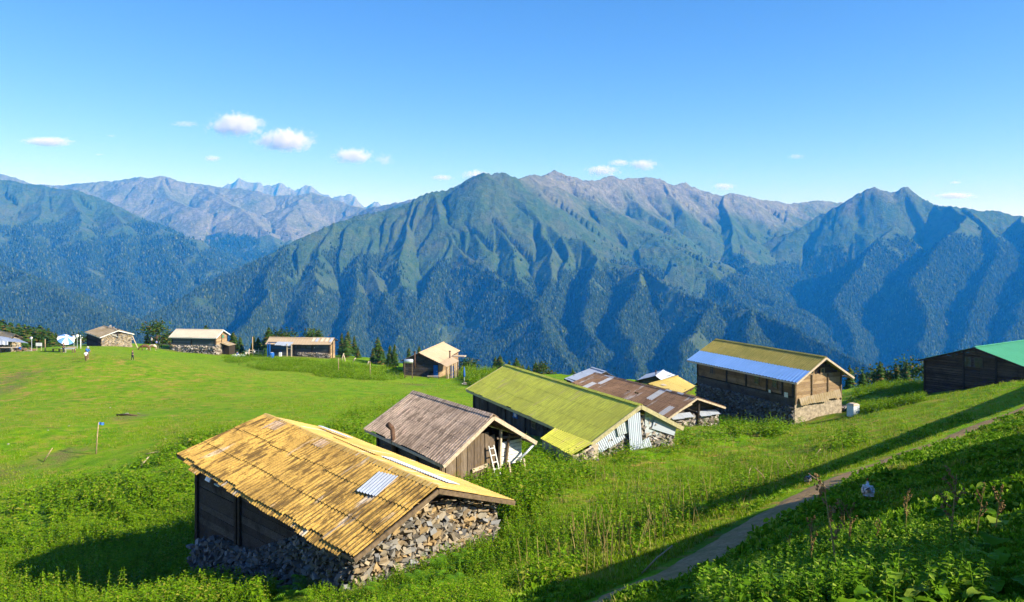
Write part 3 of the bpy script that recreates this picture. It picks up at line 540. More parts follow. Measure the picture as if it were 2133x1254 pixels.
class Hut:
    def __init__(s, name, label, cat, ridge, d, vpx, L, R, far, farL=None, farR=None, group=None, over_e=.4, over_g=.5, kind=None):
        th = math.atan2(vpx - CX, F); s.u = np.array([math.cos(th), -math.sin(th)]); s.v = np.array([math.sin(th), math.cos(th)])
        O = at(*ridge, d)
        def along(B, ax, px, py):
            q = (px - CX) / F; a = (q * B[1] - B[0]) / (ax[0] - q * ax[1]); y = B[1] + a * ax[1]; return a, -(py - HY) / F * y
        s.aL, zL = along(O, s.u, *L); s.aR, zR = along(O, s.u, *R)
        s.Lf, zF = along(O, s.v, *far); Fp = np.array([O[0] + s.Lf * s.v[0], O[1] + s.Lf * s.v[1], zF])
        if farL: s.aLf, zLf = along(Fp, s.u, *farL)
        else: s.aLf, zLf = s.aL, zF + (zL - O[2])
        if farR: s.aRf, zRf = along(Fp, s.u, *farR)
        else: s.aRf, zRf = s.aR, zF + (zR - O[2])
        base = float(gz(O[0], O[1])); s.O = O; s.base = base
        s.r = empty(name, (O[0], O[1], base), -th); tag(s.r, label, cat, group)
        zz = lambda z: z - base
        s.A0 = np.array([0, 0, zz(O[2])]); s.A1 = np.array([0, s.Lf, zz(zF)]); s.L0 = np.array([s.aL, 0, zz(zL)]); s.R0 = np.array([s.aR, 0, zz(zR)])
        s.L1 = np.array([s.aLf, s.Lf, zz(zLf)]); s.R1 = np.array([s.aRf, s.Lf, zz(zRf)])
        s.oe, s.og = over_e, over_g
        print(name, 'len %.1f wL %.1f wR %.1f dropL %.1f dropR %.1f tilt %.2f base %.1f  eaveh %.1f' % (s.Lf, s.aL, s.aR, O[2] - zL, O[2] - zR, zF - O[2], base, zL - base))
    def loc(s, P):  # world -> local
        d = np.asarray(P, float) - [s.O[0], s.O[1], s.base]; return np.array([d[:2] @ s.u, d[:2] @ s.v, d[2]])
    def gzl(s, x, y):
        p = s.O[:2] + s.u * x + s.v * y; return float(gz(p[0], p[1], False)) - s.base
    def rz(s, x, y):
        t = min(max(y / s.Lf, -.1), 1.1); A = s.A0 * (1 - t) + s.A1 * t; E = (s.L0 * (1 - t) + s.L1 * t) if x < 0 else (s.R0 * (1 - t) + s.R1 * t)
        return A[2] + (E[2] - A[2]) * abs(x / E[0])
    def corners(s):
        g, e = s.og, s.oe; Lf = s.Lf; lerp = lambda a, b, t: a + (b - a) * t
        xl = lambda y: lerp(s.L0[0], s.L1[0], y / Lf) + e; xr = lambda y: lerp(s.R0[0], s.R1[0], y / Lf) - e
        return (xl(g), g), (xr(g), g), (xr(Lf - g), Lf - g), (xl(Lf - g), Lf - g)
    def roof(s, mat, side='both', matR=None, **kw):
        kw = dict(kw); o = []
        if side in ('both', 'L'): o.append(sheets('roof_slope', mat, s.r, s.A0, s.A1, s.L0, s.L1, **kw))
        kw['seed'] = kw.get('seed', 0) + 5
        if side in ('both', 'R'): o.append(sheets('roof_slope', matR or mat, s.r, s.A0, s.A1, s.R0, s.R1, **kw))
        return o
    def frame(s, mat, w=.06, h=.2, cap=None, ridge=True):
        """bargeboards on both gables, eave boards, ridge cap"""
        for A, E in ((s.A0, s.L0), (s.A0, s.R0), (s.A1, s.L1), (s.A1, s.R1)):
            mb = MB(); off = -.03 if A is s.A0 else .03; mb.beam(A + [0, off, -.1], E + [0, off, -.1], w, h, (0, 0, 1)); mb.build('bargeboard', mat, s.r)
        for a, b in ((s.L0, s.L1), (s.R0, s.R1)):
            sx_ = -1 if a[0] < 0 else 1
            mb = MB(); mb.beam(a + [-.02 * sx_, .05, -.12], b + [-.02 * sx_, -.05, -.12], .05, h * .7); mb.build('eave_board', mat, s.r)
        if ridge:
            D = dict(v=[], uv=[], q=[], n=0); n = max(3, int(s.Lf / .5)); r = np.random.default_rng(3); sl = (s.L0[2] - s.A0[2]) / s.L0[0]; sr = (s.R0[2] - s.A0[2]) / s.R0[0]; P = []; U = []
            for x in (-.2, 0, .2):
                row = []; ur = []
                for i in range(n + 1):
                    t0 = i / n; p = s.A0 + (s.A1 - s.A0) * t0; w_ = x * (1 + r.uniform(-.1, .1)); row.append([p[0] + w_, p[1], p[2] + .10 + r.uniform(-.008, .008) + (w_ * sl if x < 0 else w_ * sr)]); ur.append([t0 * s.Lf, x])
                P.append(row); U.append(ur)
            grid_solid(D, np.array(P), .012, np.array(U))
            mesh_np('ridge_cap', np.concatenate(D['v']), np.concatenate(D['q']), cap or mat, s.r, uv=np.concatenate(D['uv']))
    def wall_fn(s, p0, p1):
        p0 = np.array(p0); p1 = np.array(p1); L = np.hypot(*(p1 - p0)); d = (p1 - p0) / L
        zt = lambda t: s.rz(*(p0 + d * t)) - .06
        return p0, d, L, zt
    def planks(s, p0, p1, mat, z0=None, z1=None, h=.26, th=.05, posts=(), pm=None, vertical=False, top=None, rag=0., name='plank_wall', gap=.012, inset=0.):
        p0, d, L, zt = s.wall_fn(p0, p1); nrm = np.array([d[1], -d[0]]); mb = MB(); r = np.random.default_rng(int(L * 100) % 9973)
        p0 = p0 - nrm * inset
        if z0 is None: z0 = min(s.gzl(*p0), s.gzl(*(p0 + d * L))) - .5
        zb = (lambda t: z0) if not callable(z0) else z0
        ztop = (lambda t: min(zt(t), z1 if not callable(z1) else z1(t))) if z1 is not None else zt
        ts = np.linspace(0, L, 120); tz = np.array([ztop(t) for t in ts])
        def board(t0, t1, za0, za1, zb0, zb1, o):
            P = []
            for o_ in (o, o - th):
                for t, z in ((t0, za0), (t1, za1), (t1, zb1), (t0, zb0)):
                    q = p0 + d * t + nrm * o_; P.append([q[0], q[1], z])
            mb.hexa(P)
        if vertical:
            t = 0
            while t < L - .02:
                w_ = min(h * r.uniform(.7, 1.3), L - t); a, b = zb(t), ztop(t + w_ / 2) - r.uniform(0, rag); lean = r.normal(0, .02) * (rag > 0)
                if b > a + .05: board(t + .004 + lean, t + w_ - gap + lean, a, a, min(b, ztop(t) + rag) if not rag else b + r.uniform(-.04, .04), min(b, ztop(min(t + w_, L))) if not rag else b, r.uniform(0, .035))
                t += w_
        else:
            lo = zb(0) if not callable(z0) else min(z0(t) for t in ts); z = lo
            while z < tz.max():
                hh = h * r.uniform(.8, 1.2); zm = z + hh * .6; ok = ts[tz >= zm]
                if len(ok) > 1:
                    t0, t1 = ok[0], ok[-1]; cuts = sorted([t0] + [c for c in posts if t0 + .3 < c < t1 - .3] + [t1])
                    for a, b in zip(cuts[:-1], cuts[1:]):
                        e0, e1 = r.normal(0, .008, 2)
                        board(a, b, z + e0, z + e1, z + hh - gap + e0, z + hh - gap + e1, r.uniform(0, .03))
                z += hh
        o = mb.build(name, mat, s.r)
        for c in posts:
            m2 = MB(); q = p0 + d * min(max(c, .05), L - .05) + nrm * .05; zq = ztop(min(max(c, .05), L - .05)); a = zb(c); m2.box((q[0], q[1], (a + zq) / 2), (.17, .13, zq - a), math.atan2(d[1], d[0])); m2.build('wall_post', pm or M_POST, s.r)
        return o
    def stones(s, p0, p1, mat, z1, z0=None, size=.2, th=.4, name='stone_wall', out=.12, back=M_MORTAR):
        p0, d, L, zt = s.wall_fn(p0, p1); nrm = np.array([d[1], -d[0]]); z1f = z1 if callable(z1) else (lambda t: z1)
        if z0 is None: z0 = min(s.gzl(*p0), s.gzl(*(p0 + d * L))) - .5
        cs = []; sz = []; nr_ = 0; z = z0
        while True:
            zz_ = z0 + size * .98 * nr_; nr_ += 1
            if zz_ > 60 or nr_ > 200: break
            t = rng.uniform(0, size); any_ = False
            while t < L:
                zl = min(z1f(t), zt(t) - .05)
                if zz_ < zl: 
                    any_ = True; q = p0 + d * t + nrm * (out + rng.normal(0, size * .22)); cs.append([q[0], q[1], zz_ + rng.normal(0, size * .18)]); sz.append(size * rng.uniform(.5, 1.3))
                t += size * rng.uniform(1.0, 1.7)
            if not any_: break
        V, T = rocks(np.array(cs), np.array(sz)); 
        # backing
        n = max(2, int(L / .5)); tt = np.linspace(0, L, n + 1); bv = []; bq = []
        for i in range(n):
            a, b = tt[i], tt[i + 1]; P = []
            for o_ in (.02, -th):
                for t, z in ((a, z0), (b, z0), (b, min(z1f(b), zt(b) - .05)), (a, min(z1f(a), zt(a) - .05))):
                    q = p0 + d * t + nrm * o_; P.append([q[0], q[1], z])
            k0 = len(bv); bv += P; bq += [[k0 + x for x in f] for f in ([0, 3, 2, 1], [4, 5, 6, 7], [0, 1, 5, 4], [1, 2, 6, 5], [2, 3, 7, 6], [3, 0, 4, 7])]
        o = mesh_np(name, np.vstack([V, np.array(bv)]), [T, np.array(bq) + len(V)], None, s.r, mats=[mat, back], mi=[0] * len(T) + [1] * len(bq)); return o
    def solid(s, p0, p1, mat, z0, z1, th=.3, out=.05, name='plastered_base'):
        p0, d, L, zt = s.wall_fn(p0, p1); nrm = np.array([d[1], -d[0]]); z1f = z1 if callable(z1) else (lambda t: z1); n = max(2, int(L / .5)); tt = np.linspace(0, L, n + 1)
        g = []
        for t in tt:
            q = p0 + d * t + nrm * out; q2 = p0 + d * t - nrm * th; zz = min(z1f(t), zt(t) - .05); g.append([[*q, z0], [*q, zz], [*q2, zz], [*q2, z0]])
        V = np.array(g).reshape(-1, 3); Q = [[i * 4 + k, (i + 1) * 4 + k, (i + 1) * 4 + (k + 1) % 4, i * 4 + (k + 1) % 4] for i in range(n) for k in range(4)] + [[3, 2, 1, 0], [n * 4, n * 4 + 1, n * 4 + 2, n * 4 + 3]]
        return mesh_np(name, V, np.array(Q), mat, s.r)
    def window(s, p0, p1, t, z, w, h, fm=None, gm=None, name='window', bars=True):
        p0, d, L, zt = s.wall_fn(p0, p1); nrm = np.array([d[1], -d[0]]); rz_ = math.atan2(d[1], d[0]); fm = fm or M_BEAM
        q = p0 + d * t + nrm * .06; c = lambda dt, dz, o=0.: (q[0] + d[0] * dt + nrm[0] * o, q[1] + d[1] * dt + nrm[1] * o, z + dz)
        f = MB(); b = .09
        f.box(c(0, h / 2), (w + b, .07, b), rz_); f.box(c(0, -h / 2), (w + b * 2, .1, b), rz_); f.box(c(-w / 2, 0), (b, .066, h - b), rz_); f.box(c(w / 2, 0), (b, .066, h - b), rz_)
        if bars: f.box(c(0, 0), (.04, .05, h - b), rz_); f.box(c(0, h * .1), (w - b, .045, .04), rz_)
        fo_ = f.build(name, fm, s.r); p = MB(); p.box(c(0, 0, -.005), (w - .02, .03, h - .02), rz_); p.build('pane', gm or M_GLASS, fo_); return fo_
    def slab(s, name, mat, pts, th=.04, **kw):
        """tin sheet between four world points (ridge near, ridge far, eave near, eave far)"""
        P = [s.loc(p) for p in pts]; return sheets(name, mat, s.r, P[0], P[1], P[2], P[3], **kw)

R_GOLD = tin('gold_rusty_tin', (.70, .43, .10), (.14, .085, .03), (.70, .60, .48), lines=1., streak=6, rough=.8)
R_GOLD2 = tin('gold_smooth_tin', (.68, .45, .13), (.40, .26, .08), (.66, .68, .70), lines=.4, rough=.7)
R_GREY = tin('grey_weathered_sheet', (.85, .62, .42), (.22, .155, .10), (.90, .72, .54), lines=.95, streak=5, groove=.22, gk=.8)
R_LIME = tin('lichen_green_sheet', (.76, .76, .09), (.40, .38, .06), (.66, .52, .20), lines=.6, streak=5, groove=.3, gk=.5)
R_BROWN = tin('rusty_brown_sheet', (.32, .19, .11), (.13, .08, .05), (.52, .48, .44), lines=.6, patch=((.50, .52, .54), .86), streak=4)
R_OLIVE = tin('olive_sheet', (.52, .39, .10), (.24, .23, .05), (.54, .46, .17), lines=.6, groove=.3, gk=.6)
R_BLUE = tin('blue_tin', (.30, .52, .88), (.22, .42, .74), (.46, .64, .88), lines=.4, rough=.5)
R_TAN = tin('tan_sheet', (.56, .42, .27), (.46, .34, .20), (.62, .50, .34), lines=.3)
R_CREAM = tin('cream_sheet', (.72, .62, .46), (.58, .48, .34), (.78, .70, .56), lines=.2)
R_PALE = tin('pale_blue_tin', (.50, .57, .66), (.32, .34, .38), (.62, .66, .70), lines=.3, rough=.5)
R_GREEN = tin('green_painted_tin', (.07, .31, .17), (.055, .25, .14), (.09, .34, .19), lines=.15, rough=.6)
R_YELLOW = tin('yellow_lichen_sheet', (.55, .42, .13), (.44, .33, .09), (.6, .5, .2), lines=.3)
R_SLATE = tin('mossy_slate', (.40, .33, .24), (.22, .16, .06), (.6, .52, .42), lines=.6, streak=3)

# --- hut 1: near barn with golden rusty roof and rubble walls
h = Hut('stone_barn', 'big near barn under a long rusty gold corrugated roof with rubble stone gable', 'barn', (912, 1017), 26.5, -450, (737, 1161), (1071, 1042), (552, 865), (369, 945), (700, 897), over_e=.45, over_g=.7)
H1 = h
sheets('roof_slope', R_GOLD, h.r, h.A0, h.A1, h.L0, h.L1, rows=3, pitch=.21, amp=.024, lift=.045, sag=.12, jit=.12, seed=1, th=.012)
sheets('roof_slope', R_GOLD2, h.r, h.A0, h.A1, h.R0, h.R1, rows=2, pitch=.17, amp=.014, lift=.02, sag=.05, seed=4)
h.frame(M_BEAM, h=.16, cap=R_GOLD2)
e0 = h.L0 + (h.L1 - h.L0) * .05; e1 = h.L0 + (h.L1 - h.L0) * .93; ou = np.array([-.55, 0, -.42])
sheets('eave_sheet', R_GOLD, h.r, e0 + [.15, 0, .04], e1 + [.15, 0, .04], e0 + ou * .34, e1 + ou * .34, rows=1, pitch=.17, amp=.02, sheet=.8, jit=.1, lift=.018, sag=.12, seed=9)
cNL, cNR, cFR, cFL = h.corners()
L_ = h.Lf - 2 * h.og
zs = lambda t: 1.35 + h.gzl(*cFL) * 0 + (t / L_) * .0 + .25 * math.sin(t * .9)
gl = lambda t: h.gzl(*(np.array(cFL) + (np.array(cNL) - np.array(cFL)) * t / L_))
h.stones(cFL, cNL, M_STONE_SHADE, lambda t: gl(t) + 1.7 + .25 * math.sin(t * .9), size=.15)
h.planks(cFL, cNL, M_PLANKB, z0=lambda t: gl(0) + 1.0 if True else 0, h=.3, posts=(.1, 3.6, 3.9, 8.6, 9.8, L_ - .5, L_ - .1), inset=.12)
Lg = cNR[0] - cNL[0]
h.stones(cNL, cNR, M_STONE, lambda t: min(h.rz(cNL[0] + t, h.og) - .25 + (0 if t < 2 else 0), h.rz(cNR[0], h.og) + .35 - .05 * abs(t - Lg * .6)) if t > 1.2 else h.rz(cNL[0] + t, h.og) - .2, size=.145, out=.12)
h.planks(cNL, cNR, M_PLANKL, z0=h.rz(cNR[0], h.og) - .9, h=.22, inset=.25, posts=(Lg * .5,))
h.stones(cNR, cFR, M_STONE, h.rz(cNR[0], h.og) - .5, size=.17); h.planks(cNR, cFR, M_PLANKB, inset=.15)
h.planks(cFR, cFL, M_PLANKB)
mb = MB(); zr = h.rz(cNR[0], h.og) - .18; mb.beam((cNL[0] + .5, h.og - .12, h.rz(cNL[0] + .5, h.og) - .35), (cNL[0] + 2.9, h.og - .16, h.rz(cNR[0], h.og) + .45), .12, .1); mb.build('gable_beam', M_FASCIA, h.r)
mb = MB(); mb.beam((0, h.og - .1, h.rz(0, h.og) - 1.2), (cNR[0] - .1, h.og - .1, h.rz(cNR[0], h.og) - .02), .12, .12); mb.build('gable_beam', M_BEAM, h.r)
for x in (-.9, .3, 1.5, 2.6):
    mb = MB(); mb.beam((x, .02, h.rz(x, 0) - .17), (x, h.og + .6, h.rz(x, h.og) - .17), .1, .1); mb.build('purlin_end', M_FASCIA, h.r)
def patch(hut, side, y, p, w, l, mat, name='roof_patch', rot=.15, up=.13, pitch=.16, amp=.02):
    E0, E1 = (hut.L0, hut.L1) if side == 'L' else (hut.R0, hut.R1)
    def q(yy, pp):
        t = yy / hut.Lf; a = hut.A0 + (hut.A1 - hut.A0) * t; e = E0 + (E1 - E0) * t; S = np.linalg.norm(e - a); return a + (e - a) * pp / S + [0, 0, up]
    c, s_ = math.cos(rot), math.sin(rot); P = [q(y + a * c - b * s_, p + a * s_ + b * c) for a, b in ((0, 0), (w, 0), (0, l), (w, l))]
    return sheets(name, mat, hut.r, *P, rows=1, pitch=pitch, amp=amp, sheet=w, seed=3)
tag(patch(h, 'L', 1.9, .35, 1.0, 1.15, R_PALE), 'bluish bare tin patch near the front of the ridge'); patch(h, 'L', 7.0, .1, .8, .45, R_GREY, rot=0, up=.09); patch(h, 'L', 10.8, .1, .9, .6, R_GREY, rot=.1, up=.09)
patch(h, 'R', 1.2, 1.5, 4.2, .6, R_PALE, rot=-.03, up=.06); patch(h, 'R', 5.6, 1.2, 3.6, .3, R_GOLD2, rot=.05, up=.06); patch(h, 'R', 9.6, 2.4, 2.6, .3, R_PALE, rot=.0)
for k, (yy, dx) in enumerate(((10.1, -.2), (9.1, -.1))):
    mb = MB(); mb.box((h.L0[0] + (h.L1[0] - h.L0[0]) * yy / h.Lf + .02, yy, h.rz(h.L0[0] + .2, yy) - .42), (.04, .45, .35), tilt=(.5 + k, 'Y')); mb.build('hanging_tin', M_TIN, h.r)

# --- hut 2: grey boarded hut
h = Hut('plank_hut', 'small hut with ribbed grey brown roof and upright weathered boards, behind the gold roofed barn', 'hut', (1028, 866), 41, -200, (923, 968), (1117, 919), (860, 816), (759, 892), None, over_e=.45, over_g=.8)
H2 = h
h.roof(R_GREY, rows=4, pitch=.22, amp=.016, lift=.0185, sag=.05, jit=.1, sheet=.8, seed=2)
h.frame(M_FASCIA, h=.2, cap=R_GREY)
cNL, cNR, cFR, cFL = h.corners(); Lg = cNR[0] - cNL[0]; L_ = h.Lf - 2 * h.og
tr_ = patch(h, 'R', .2, .1, h.Lf - .6, .5, R_GREY, 'torn_ridge_sheet', 0, .1)
h.planks(cFL, cNL, M_PLANKB, h=.26, posts=(.1, 2.2, 4.4, 6.6, L_ - .1)); h.planks(cNR, cFR, M_PLANKB); h.planks(cFR, cFL, M_PLANKB)
zt2 = h.rz(cNR[0], h.og) + .35
h.planks(cNL, (cNL[0] + Lg * .66, h.og), M_PLANKG, h=.22, vertical=True, z1=lambda t: zt2 + .25, rag=.35, name='board_wall')
h.planks((cNL[0] + Lg * .2, h.og), (cNL[0] + Lg * .5, h.og), M_PLANKL, z0=zt2 - .1, z1=lambda t: zt2 + .5, h=.2, inset=.3)
h.planks((cNL[0] + Lg * .7, h.og - .05), (cNR[0], h.og - .05), M_WHITE, z0=h.gzl(cNR[0], h.og) + .7, z1=lambda t: h.rz(cNR[0], h.og) - .1, h=.22, gap=.03, name='white_siding')
for k, x in enumerate((.68, .79)):
    mb = MB(); x0 = cNL[0] + Lg * x; mb.beam((x0 - .25 * k, h.og - .2, h.gzl(x0, h.og) - .3), (x0 + .15, h.og - .15, h.rz(x0, h.og) - .5), .16 if k == 0 else .12, .1); mb.build('gable_post', M_FASCIA if k == 0 else M_BEAM, h.r)
mb = MB(); zc = h.rz(cNR[0], h.og) - .3; mb.beam((cNL[0] + Lg * .35, h.og - .12, zc - 1.1), (cNL[0] + Lg * .56, h.og - .12, zc - .95), .06, .2); mb.build('nailed_board', M_FASCIA, h.r)
mb = MB(); mb.beam((cNL[0] + Lg * .66, h.og - .1, h.rz(cNR[0], h.og) + .1), (cNR[0], h.og - .1, h.rz(cNR[0], h.og) - .05), .14, .12); mb.build('gable_beam', M_PLANKG, h.r)
x0, x1 = cNL[0] + Lg * .8, cNR[0] + .1; zg = h.gzl(x1, h.og)
for xx in (x0, x1 - .1):
    mb = MB(); mb.beam((xx, h.og - .5, zg - .3), (xx - .05, h.og - .3, zg + .9), .1); mb.build('prop', M_FASCIA, h.r)
mb = MB(); mb.beam((x0 - .1, h.og - .45, zg + .35), (x1 + .3, h.og - .5, zg + .25), .08); mb.build('prop_rail', M_BEAM, h.r)
mb = MB(); pz = h.rz(h.L0[0] + .1, h.Lf * .6); mb.tube([(h.L0[0] + .1, h.Lf * .62, pz - .9), (h.L0[0] - .02, h.Lf * .62, pz + .6)], .13, 10); pf = mb.build('stovepipe', M_RUST, h.r, True)
mb = MB(); mb.tube([(h.L0[0] - .03, h.Lf * .62, pz + .6), (h.L0[0] - .12, h.Lf * .66, pz + .78)], [.15, .17], 10); mb.build('pipe_elbow', M_RUST, pf, True)
mb = MB(); mb.tube([tuple(h.R0 + [-.05, .1, -.15]), tuple(h.R0 + [-.6, .12, -.55]), tuple(h.R0 + [-1.25, .25, -1.0])], .07, 8); mb.build('gutter_pipe', M_TIN, h.r, True)
# ladder leaning on the boards
lx = cNL[0] + Lg * .60
def wloc(h, x, y, z=0): p = h.O[:2] + h.u * x + h.v * y; return np.array([p[0], p[1], h.base + z])
zg = h.gzl(lx, h.og - .5); lp = wloc(h, lx, h.og - .5, zg); ld = empty('ladder', lp, h.r.rotation_euler[2]); tag(ld, 'short white wooden ladder leaning against the weathered boards of the small grey hut', 'ladder')
for sx_ in (0, .34):
    mb = MB(); mb.beam((sx_, 0, -.1), (sx_ - .3, .3, 1.75), .06); mb.build('rail', M_WHITE, ld)
for k in range(5):
    t_ = .12 + k * .2; mb = MB(); mb.beam((-.3 * t_, .3 * t_, -.1 + 1.85 * t_), (.34 - .3 * t_, .3 * t_, -.1 + 1.85 * t_), .05); mb.build('rung', M_WHITE, ld)

# --- hut 3: long lichen green roof
h = Hut('long_barn', 'long barn with yellow green lichened roof, tin sheets and rubble on its gable', 'barn', (1335, 844), 53, 250, (1231, 923), (1423, 890), (1054, 760), (971, 811), None, over_e=.5, over_g=.6)
H3 = h
h.roof(R_LIME, rows=3, pitch=.3, amp=.008, lift=.014, sag=.06, jit=.06, seed=6); h.frame(plain('mossy_fascia', (.40, .36, .20), .9, .3), h=.28, cap=R_LIME)
cNL, cNR, cFR, cFL = h.corners(); Lg = cNR[0] - cNL[0]; L_ = h.Lf - 2 * h.og
h.planks(cFL, cNL, M_PLANKB, h=.3, vertical=True, posts=(.1, 3, 6.5, 10, 13.5, L_ - .1)); h.planks(cNR, cFR, M_PLANKB); h.planks(cFR, cFL, M_PLANKB)
h.window(cFL, cNL, 8.3, h.rz(cNL[0], 12) - .75, .55, .5, M_BLUE, M_TIN); h.window(cFL, cNL, 11.4, h.rz(cNL[0], 9) - .9, .5, .6, M_BEAM)
h.stones(cNL, cNR, M_STONEG, lambda t: h.rz(cNL[0] + t, h.og) - .7, size=.17, out=.1)
sl3 = [((.02, -.25), (.30, -.12)), ((.12, -.12), (.34, .25)), ((.22, .35), (.36, .95))]
def gsheet(h, x0, z0, x1, z1, w, name, mat, oy=-.25, rot=None):
    """tin sheet hung on the gable from (x0,z0) to (x1,z1) with width w across"""
    a = np.array([x0, h.og + oy, z0]); b = np.array([x1, h.og + oy - .08, z1]); d_ = (b - a) / np.linalg.norm(b - a); pr = np.array([d_[2], 0, -d_[0]]) * w
    D = dict(v=[], uv=[], q=[], n=0); n = max(6, int(w / .08 * 2)); tt = np.linspace(0, 1, n)
    P = np.array([[a + (b - a) * s_ + pr * t + np.array([0, .02 * math.sin(t * w / .16 * 6.28), 0]) for t in tt] for s_ in (0, .5, 1)])
    D2 = P.copy(); V = np.concatenate([P.reshape(-1, 3), P.reshape(-1, 3) + [0, .015, 0]]); I = np.arange(3 * n).reshape(3, n); q = np.stack([I[:-1, :-1], I[:-1, 1:], I[1:, 1:], I[1:, :-1]], -1).reshape(-1, 4)
    return mesh_np(name, V, np.concatenate([q, q[:, ::-1] + 3 * n]), mat, h.r, uv=np.concatenate([np.tile(np.column_stack([tt * w, tt * 0]), (3, 1))] * 2))
gx_ = lambda f: cNL[0] + Lg * f; gz_ = lambda f, dz: h.rz(cNL[0] + Lg * f, h.og) + dz
for f, dz, w, l in ((.03, -.2, .8, .8), (.12, -.25, .9, .9), (.21, -.3, .8, 1.0), (.30, -.45, .8, .9)):
    gsheet(h, gx_(f), gz_(f, dz), gx_(f) + .45, gz_(f, dz) - l, w, 'tin_sheet', R_PALE)
gsheet(h, gx_(.38) , gz_(.38, -.55), gx_(.40), gz_(.38, -1.3), .9, 'tin_sheet', M_TIN, -.35)
o = gsheet(h, gx_(.53), gz_(.53, -.5), gx_(.56), gz_(.53, -3.4), 1.05, 'bent_tin_sheet', R_PALE, -.5)
gsheet(h, gx_(.70), gz_(.70, -1.2), gx_(.98), gz_(.98, -.9), -.9, 'tin_sheet', R_PALE, -.3); gsheet(h, gx_(.66), gz_(.66, -1.9), gx_(.72), gz_(.72, -2.9), .9, 'tin_sheet', R_PALE, -.35)
h.planks((gx_(.62), h.og - .12), cNR, M_TIN, z0=gz_(.98, -.7), h=.18, name='gable_siding', inset=-.1)
q = [at(1157, 892, 55.2), at(1236, 923, 50.2), at(1126, 914, 53.5), at(1190, 948, 49.0)]
P = [h.loc(x) for x in (q[1], q[0], q[3], q[2])]; sheets('lean_to_roof', R_LIME, h.r, P[0], P[1], P[2], P[3], rows=2, pitch=.3, amp=.02, lift=.018, sag=.04, seed=8)
mb = MB()
for a, b in ((P[2], P[3]), (P[0], P[2])):
    a_, b_ = a + [.15, 0, -.1], b + [.15, 0, -.1]; dn = 2.2
    mb.hexa([a_ - [0, 0, dn], b_ - [0, 0, dn], b_ - [-.25, 0, dn], a_ - [-.25, 0, dn], a_, b_, b_ + [.25, 0, 0], a_ + [.25, 0, 0]])
mb.build('lean_to_wall', M_RENDER, h.r)
a_, b_ = P[2] + [.2, -.05, -.15], P[0] + [0, -.05, -.2]; n = 90; cc = a_ + (b_ - a_) * rng.uniform(0, 1, (n, 1)); cc[:, 2] -= rng.uniform(0, 1.8, n); cc[:, 1] += rng.normal(0, .08, n)
V, T = rocks(cc, rng.uniform(.12, .2, n)); mesh_np('lean_to_stones', V, T, M_STONEG, h.r)
# small lamp-like post near its right eave is skipped: hut 4, brown patched roof
h = Hut('stone_shed', 'low shed with rusty brown patchwork roof and stone gable beside the tall timber house', 'shed', (1452, 828), 68, 330, (1392, 870), (1511, 847.5), (1239, 777), (1190, 797), None, over_e=.4, over_g=.6)
H4 = h
h.roof(R_BROWN, rows=4, pitch=.34, amp=.03, lift=.018, sag=.07, jit=.14, sheet=.7, seed=12); h.frame(M_FASCIA, h=.16, cap=R_BROWN)
cNL, cNR, cFR, cFL = h.corners(); Lg = cNR[0] - cNL[0]; L_ = h.Lf - 2 * h.og; ze = h.rz(cNR[0], h.og)
h.stones(cNL, cNR, M_STONEG, ze - .75, size=.17, out=.12); h.planks(cNL, cNR, M_PLANKB, z0=ze - .8, inset=.5); h.planks(cFL, cNL, M_PLANKB); h.planks(cNR, cFR, M_PLANKB); h.planks(cFR, cFL, M_PLANKB)
gx_ = lambda f: cNL[0] + Lg * f
mb = MB(); mb.tube([(gx_(.55), h.og - .3, ze - 2.2), (gx_(.57), h.og - .3, h.rz(gx_(.55), h.og) - .1)], .13, 8); mb.build('gable_post', M_POST, h.r)
for f0, f1, w in ((.02, .45, .8), (.58, .98, 1.0)):
    P = [np.array([gx_(f0), h.og + .1, ze - .45]), np.array([gx_(f1), h.og + .1, ze - .45]), np.array([gx_(f0), h.og - .6, ze - .75]), np.array([gx_(f1), h.og - .6, ze - .75])]
    sheets('wall_cover_sheet', R_PALE, h.r, *P, rows=1, pitch=.16, amp=.015, sheet=1.2, seed=3)
mb = MB(); mb.beam((gx_(.05), h.og - .15, h.rz(gx_(.05), h.og) - .25), (gx_(.45), h.og - .15, h.rz(gx_(.45), h.og) - .5), .14); mb.build('gable_beam', M_FASCIA, h.r)

# --- hut 5: tall timber house with blue and olive roof
h = Hut('timber_house', 'tall timber house whose roof is olive above and bright blue tin below', 'house', (1721, 744), 78, 345, (1659.5, 797.5), (1779, 785.5), (1491, 706.5), (1431, 750), None, over_e=.7, over_g=1.0)
H5 = h
sheets('olive_roof_sheets', R_OLIVE, h.r, h.A0, h.A1, h.L0, h.L1, rows=2, pitch=.3, amp=.03, lift=.018, sag=.03, fr=(0, .56), seed=3)
sheets('blue_roof_sheets', R_BLUE, h.r, h.A0, h.A1, h.L0, h.L1, rows=1, pitch=.45, amp=.03, lift=.018, sag=.02, fr=(.555, 1.), seed=5, jit=.02)
sheets('roof_slope', R_OLIVE, h.r, h.A0, h.A1, h.R0, h.R1, rows=3, pitch=.3, amp=.03, seed=6); h.frame(M_FASCIA, h=.2, cap=R_OLIVE)
cNL, cNR, cFR, cFL = h.corners(); Lg = cNR[0] - cNL[0]; L_ = h.Lf - 2 * h.og; ze = h.rz(cNL[0], h.og); gx_ = lambda f: cNL[0] + Lg * f
M_TIMB = wood('brown_timber', (.11, .07, .04), (.42, .27, .14)); M_CLAY = plain('clay_plastered_base', (.11, .10, .09), .95, .4, 2)
zb5 = min(h.gzl(*cNL), h.gzl(*cFL)) - .6
h.stones(cFL, cNL, M_STONE_SHADE, ze - 3.0, z0=zb5, size=.2); h.planks(cFL, cNL, M_PLANKB, z0=ze - 3.05, z1=lambda t: ze - 1.95, h=.3, name='shade_toned_plank_wall', inset=-.02)  # lower side wall darkened, its shade put into stone and plank tones
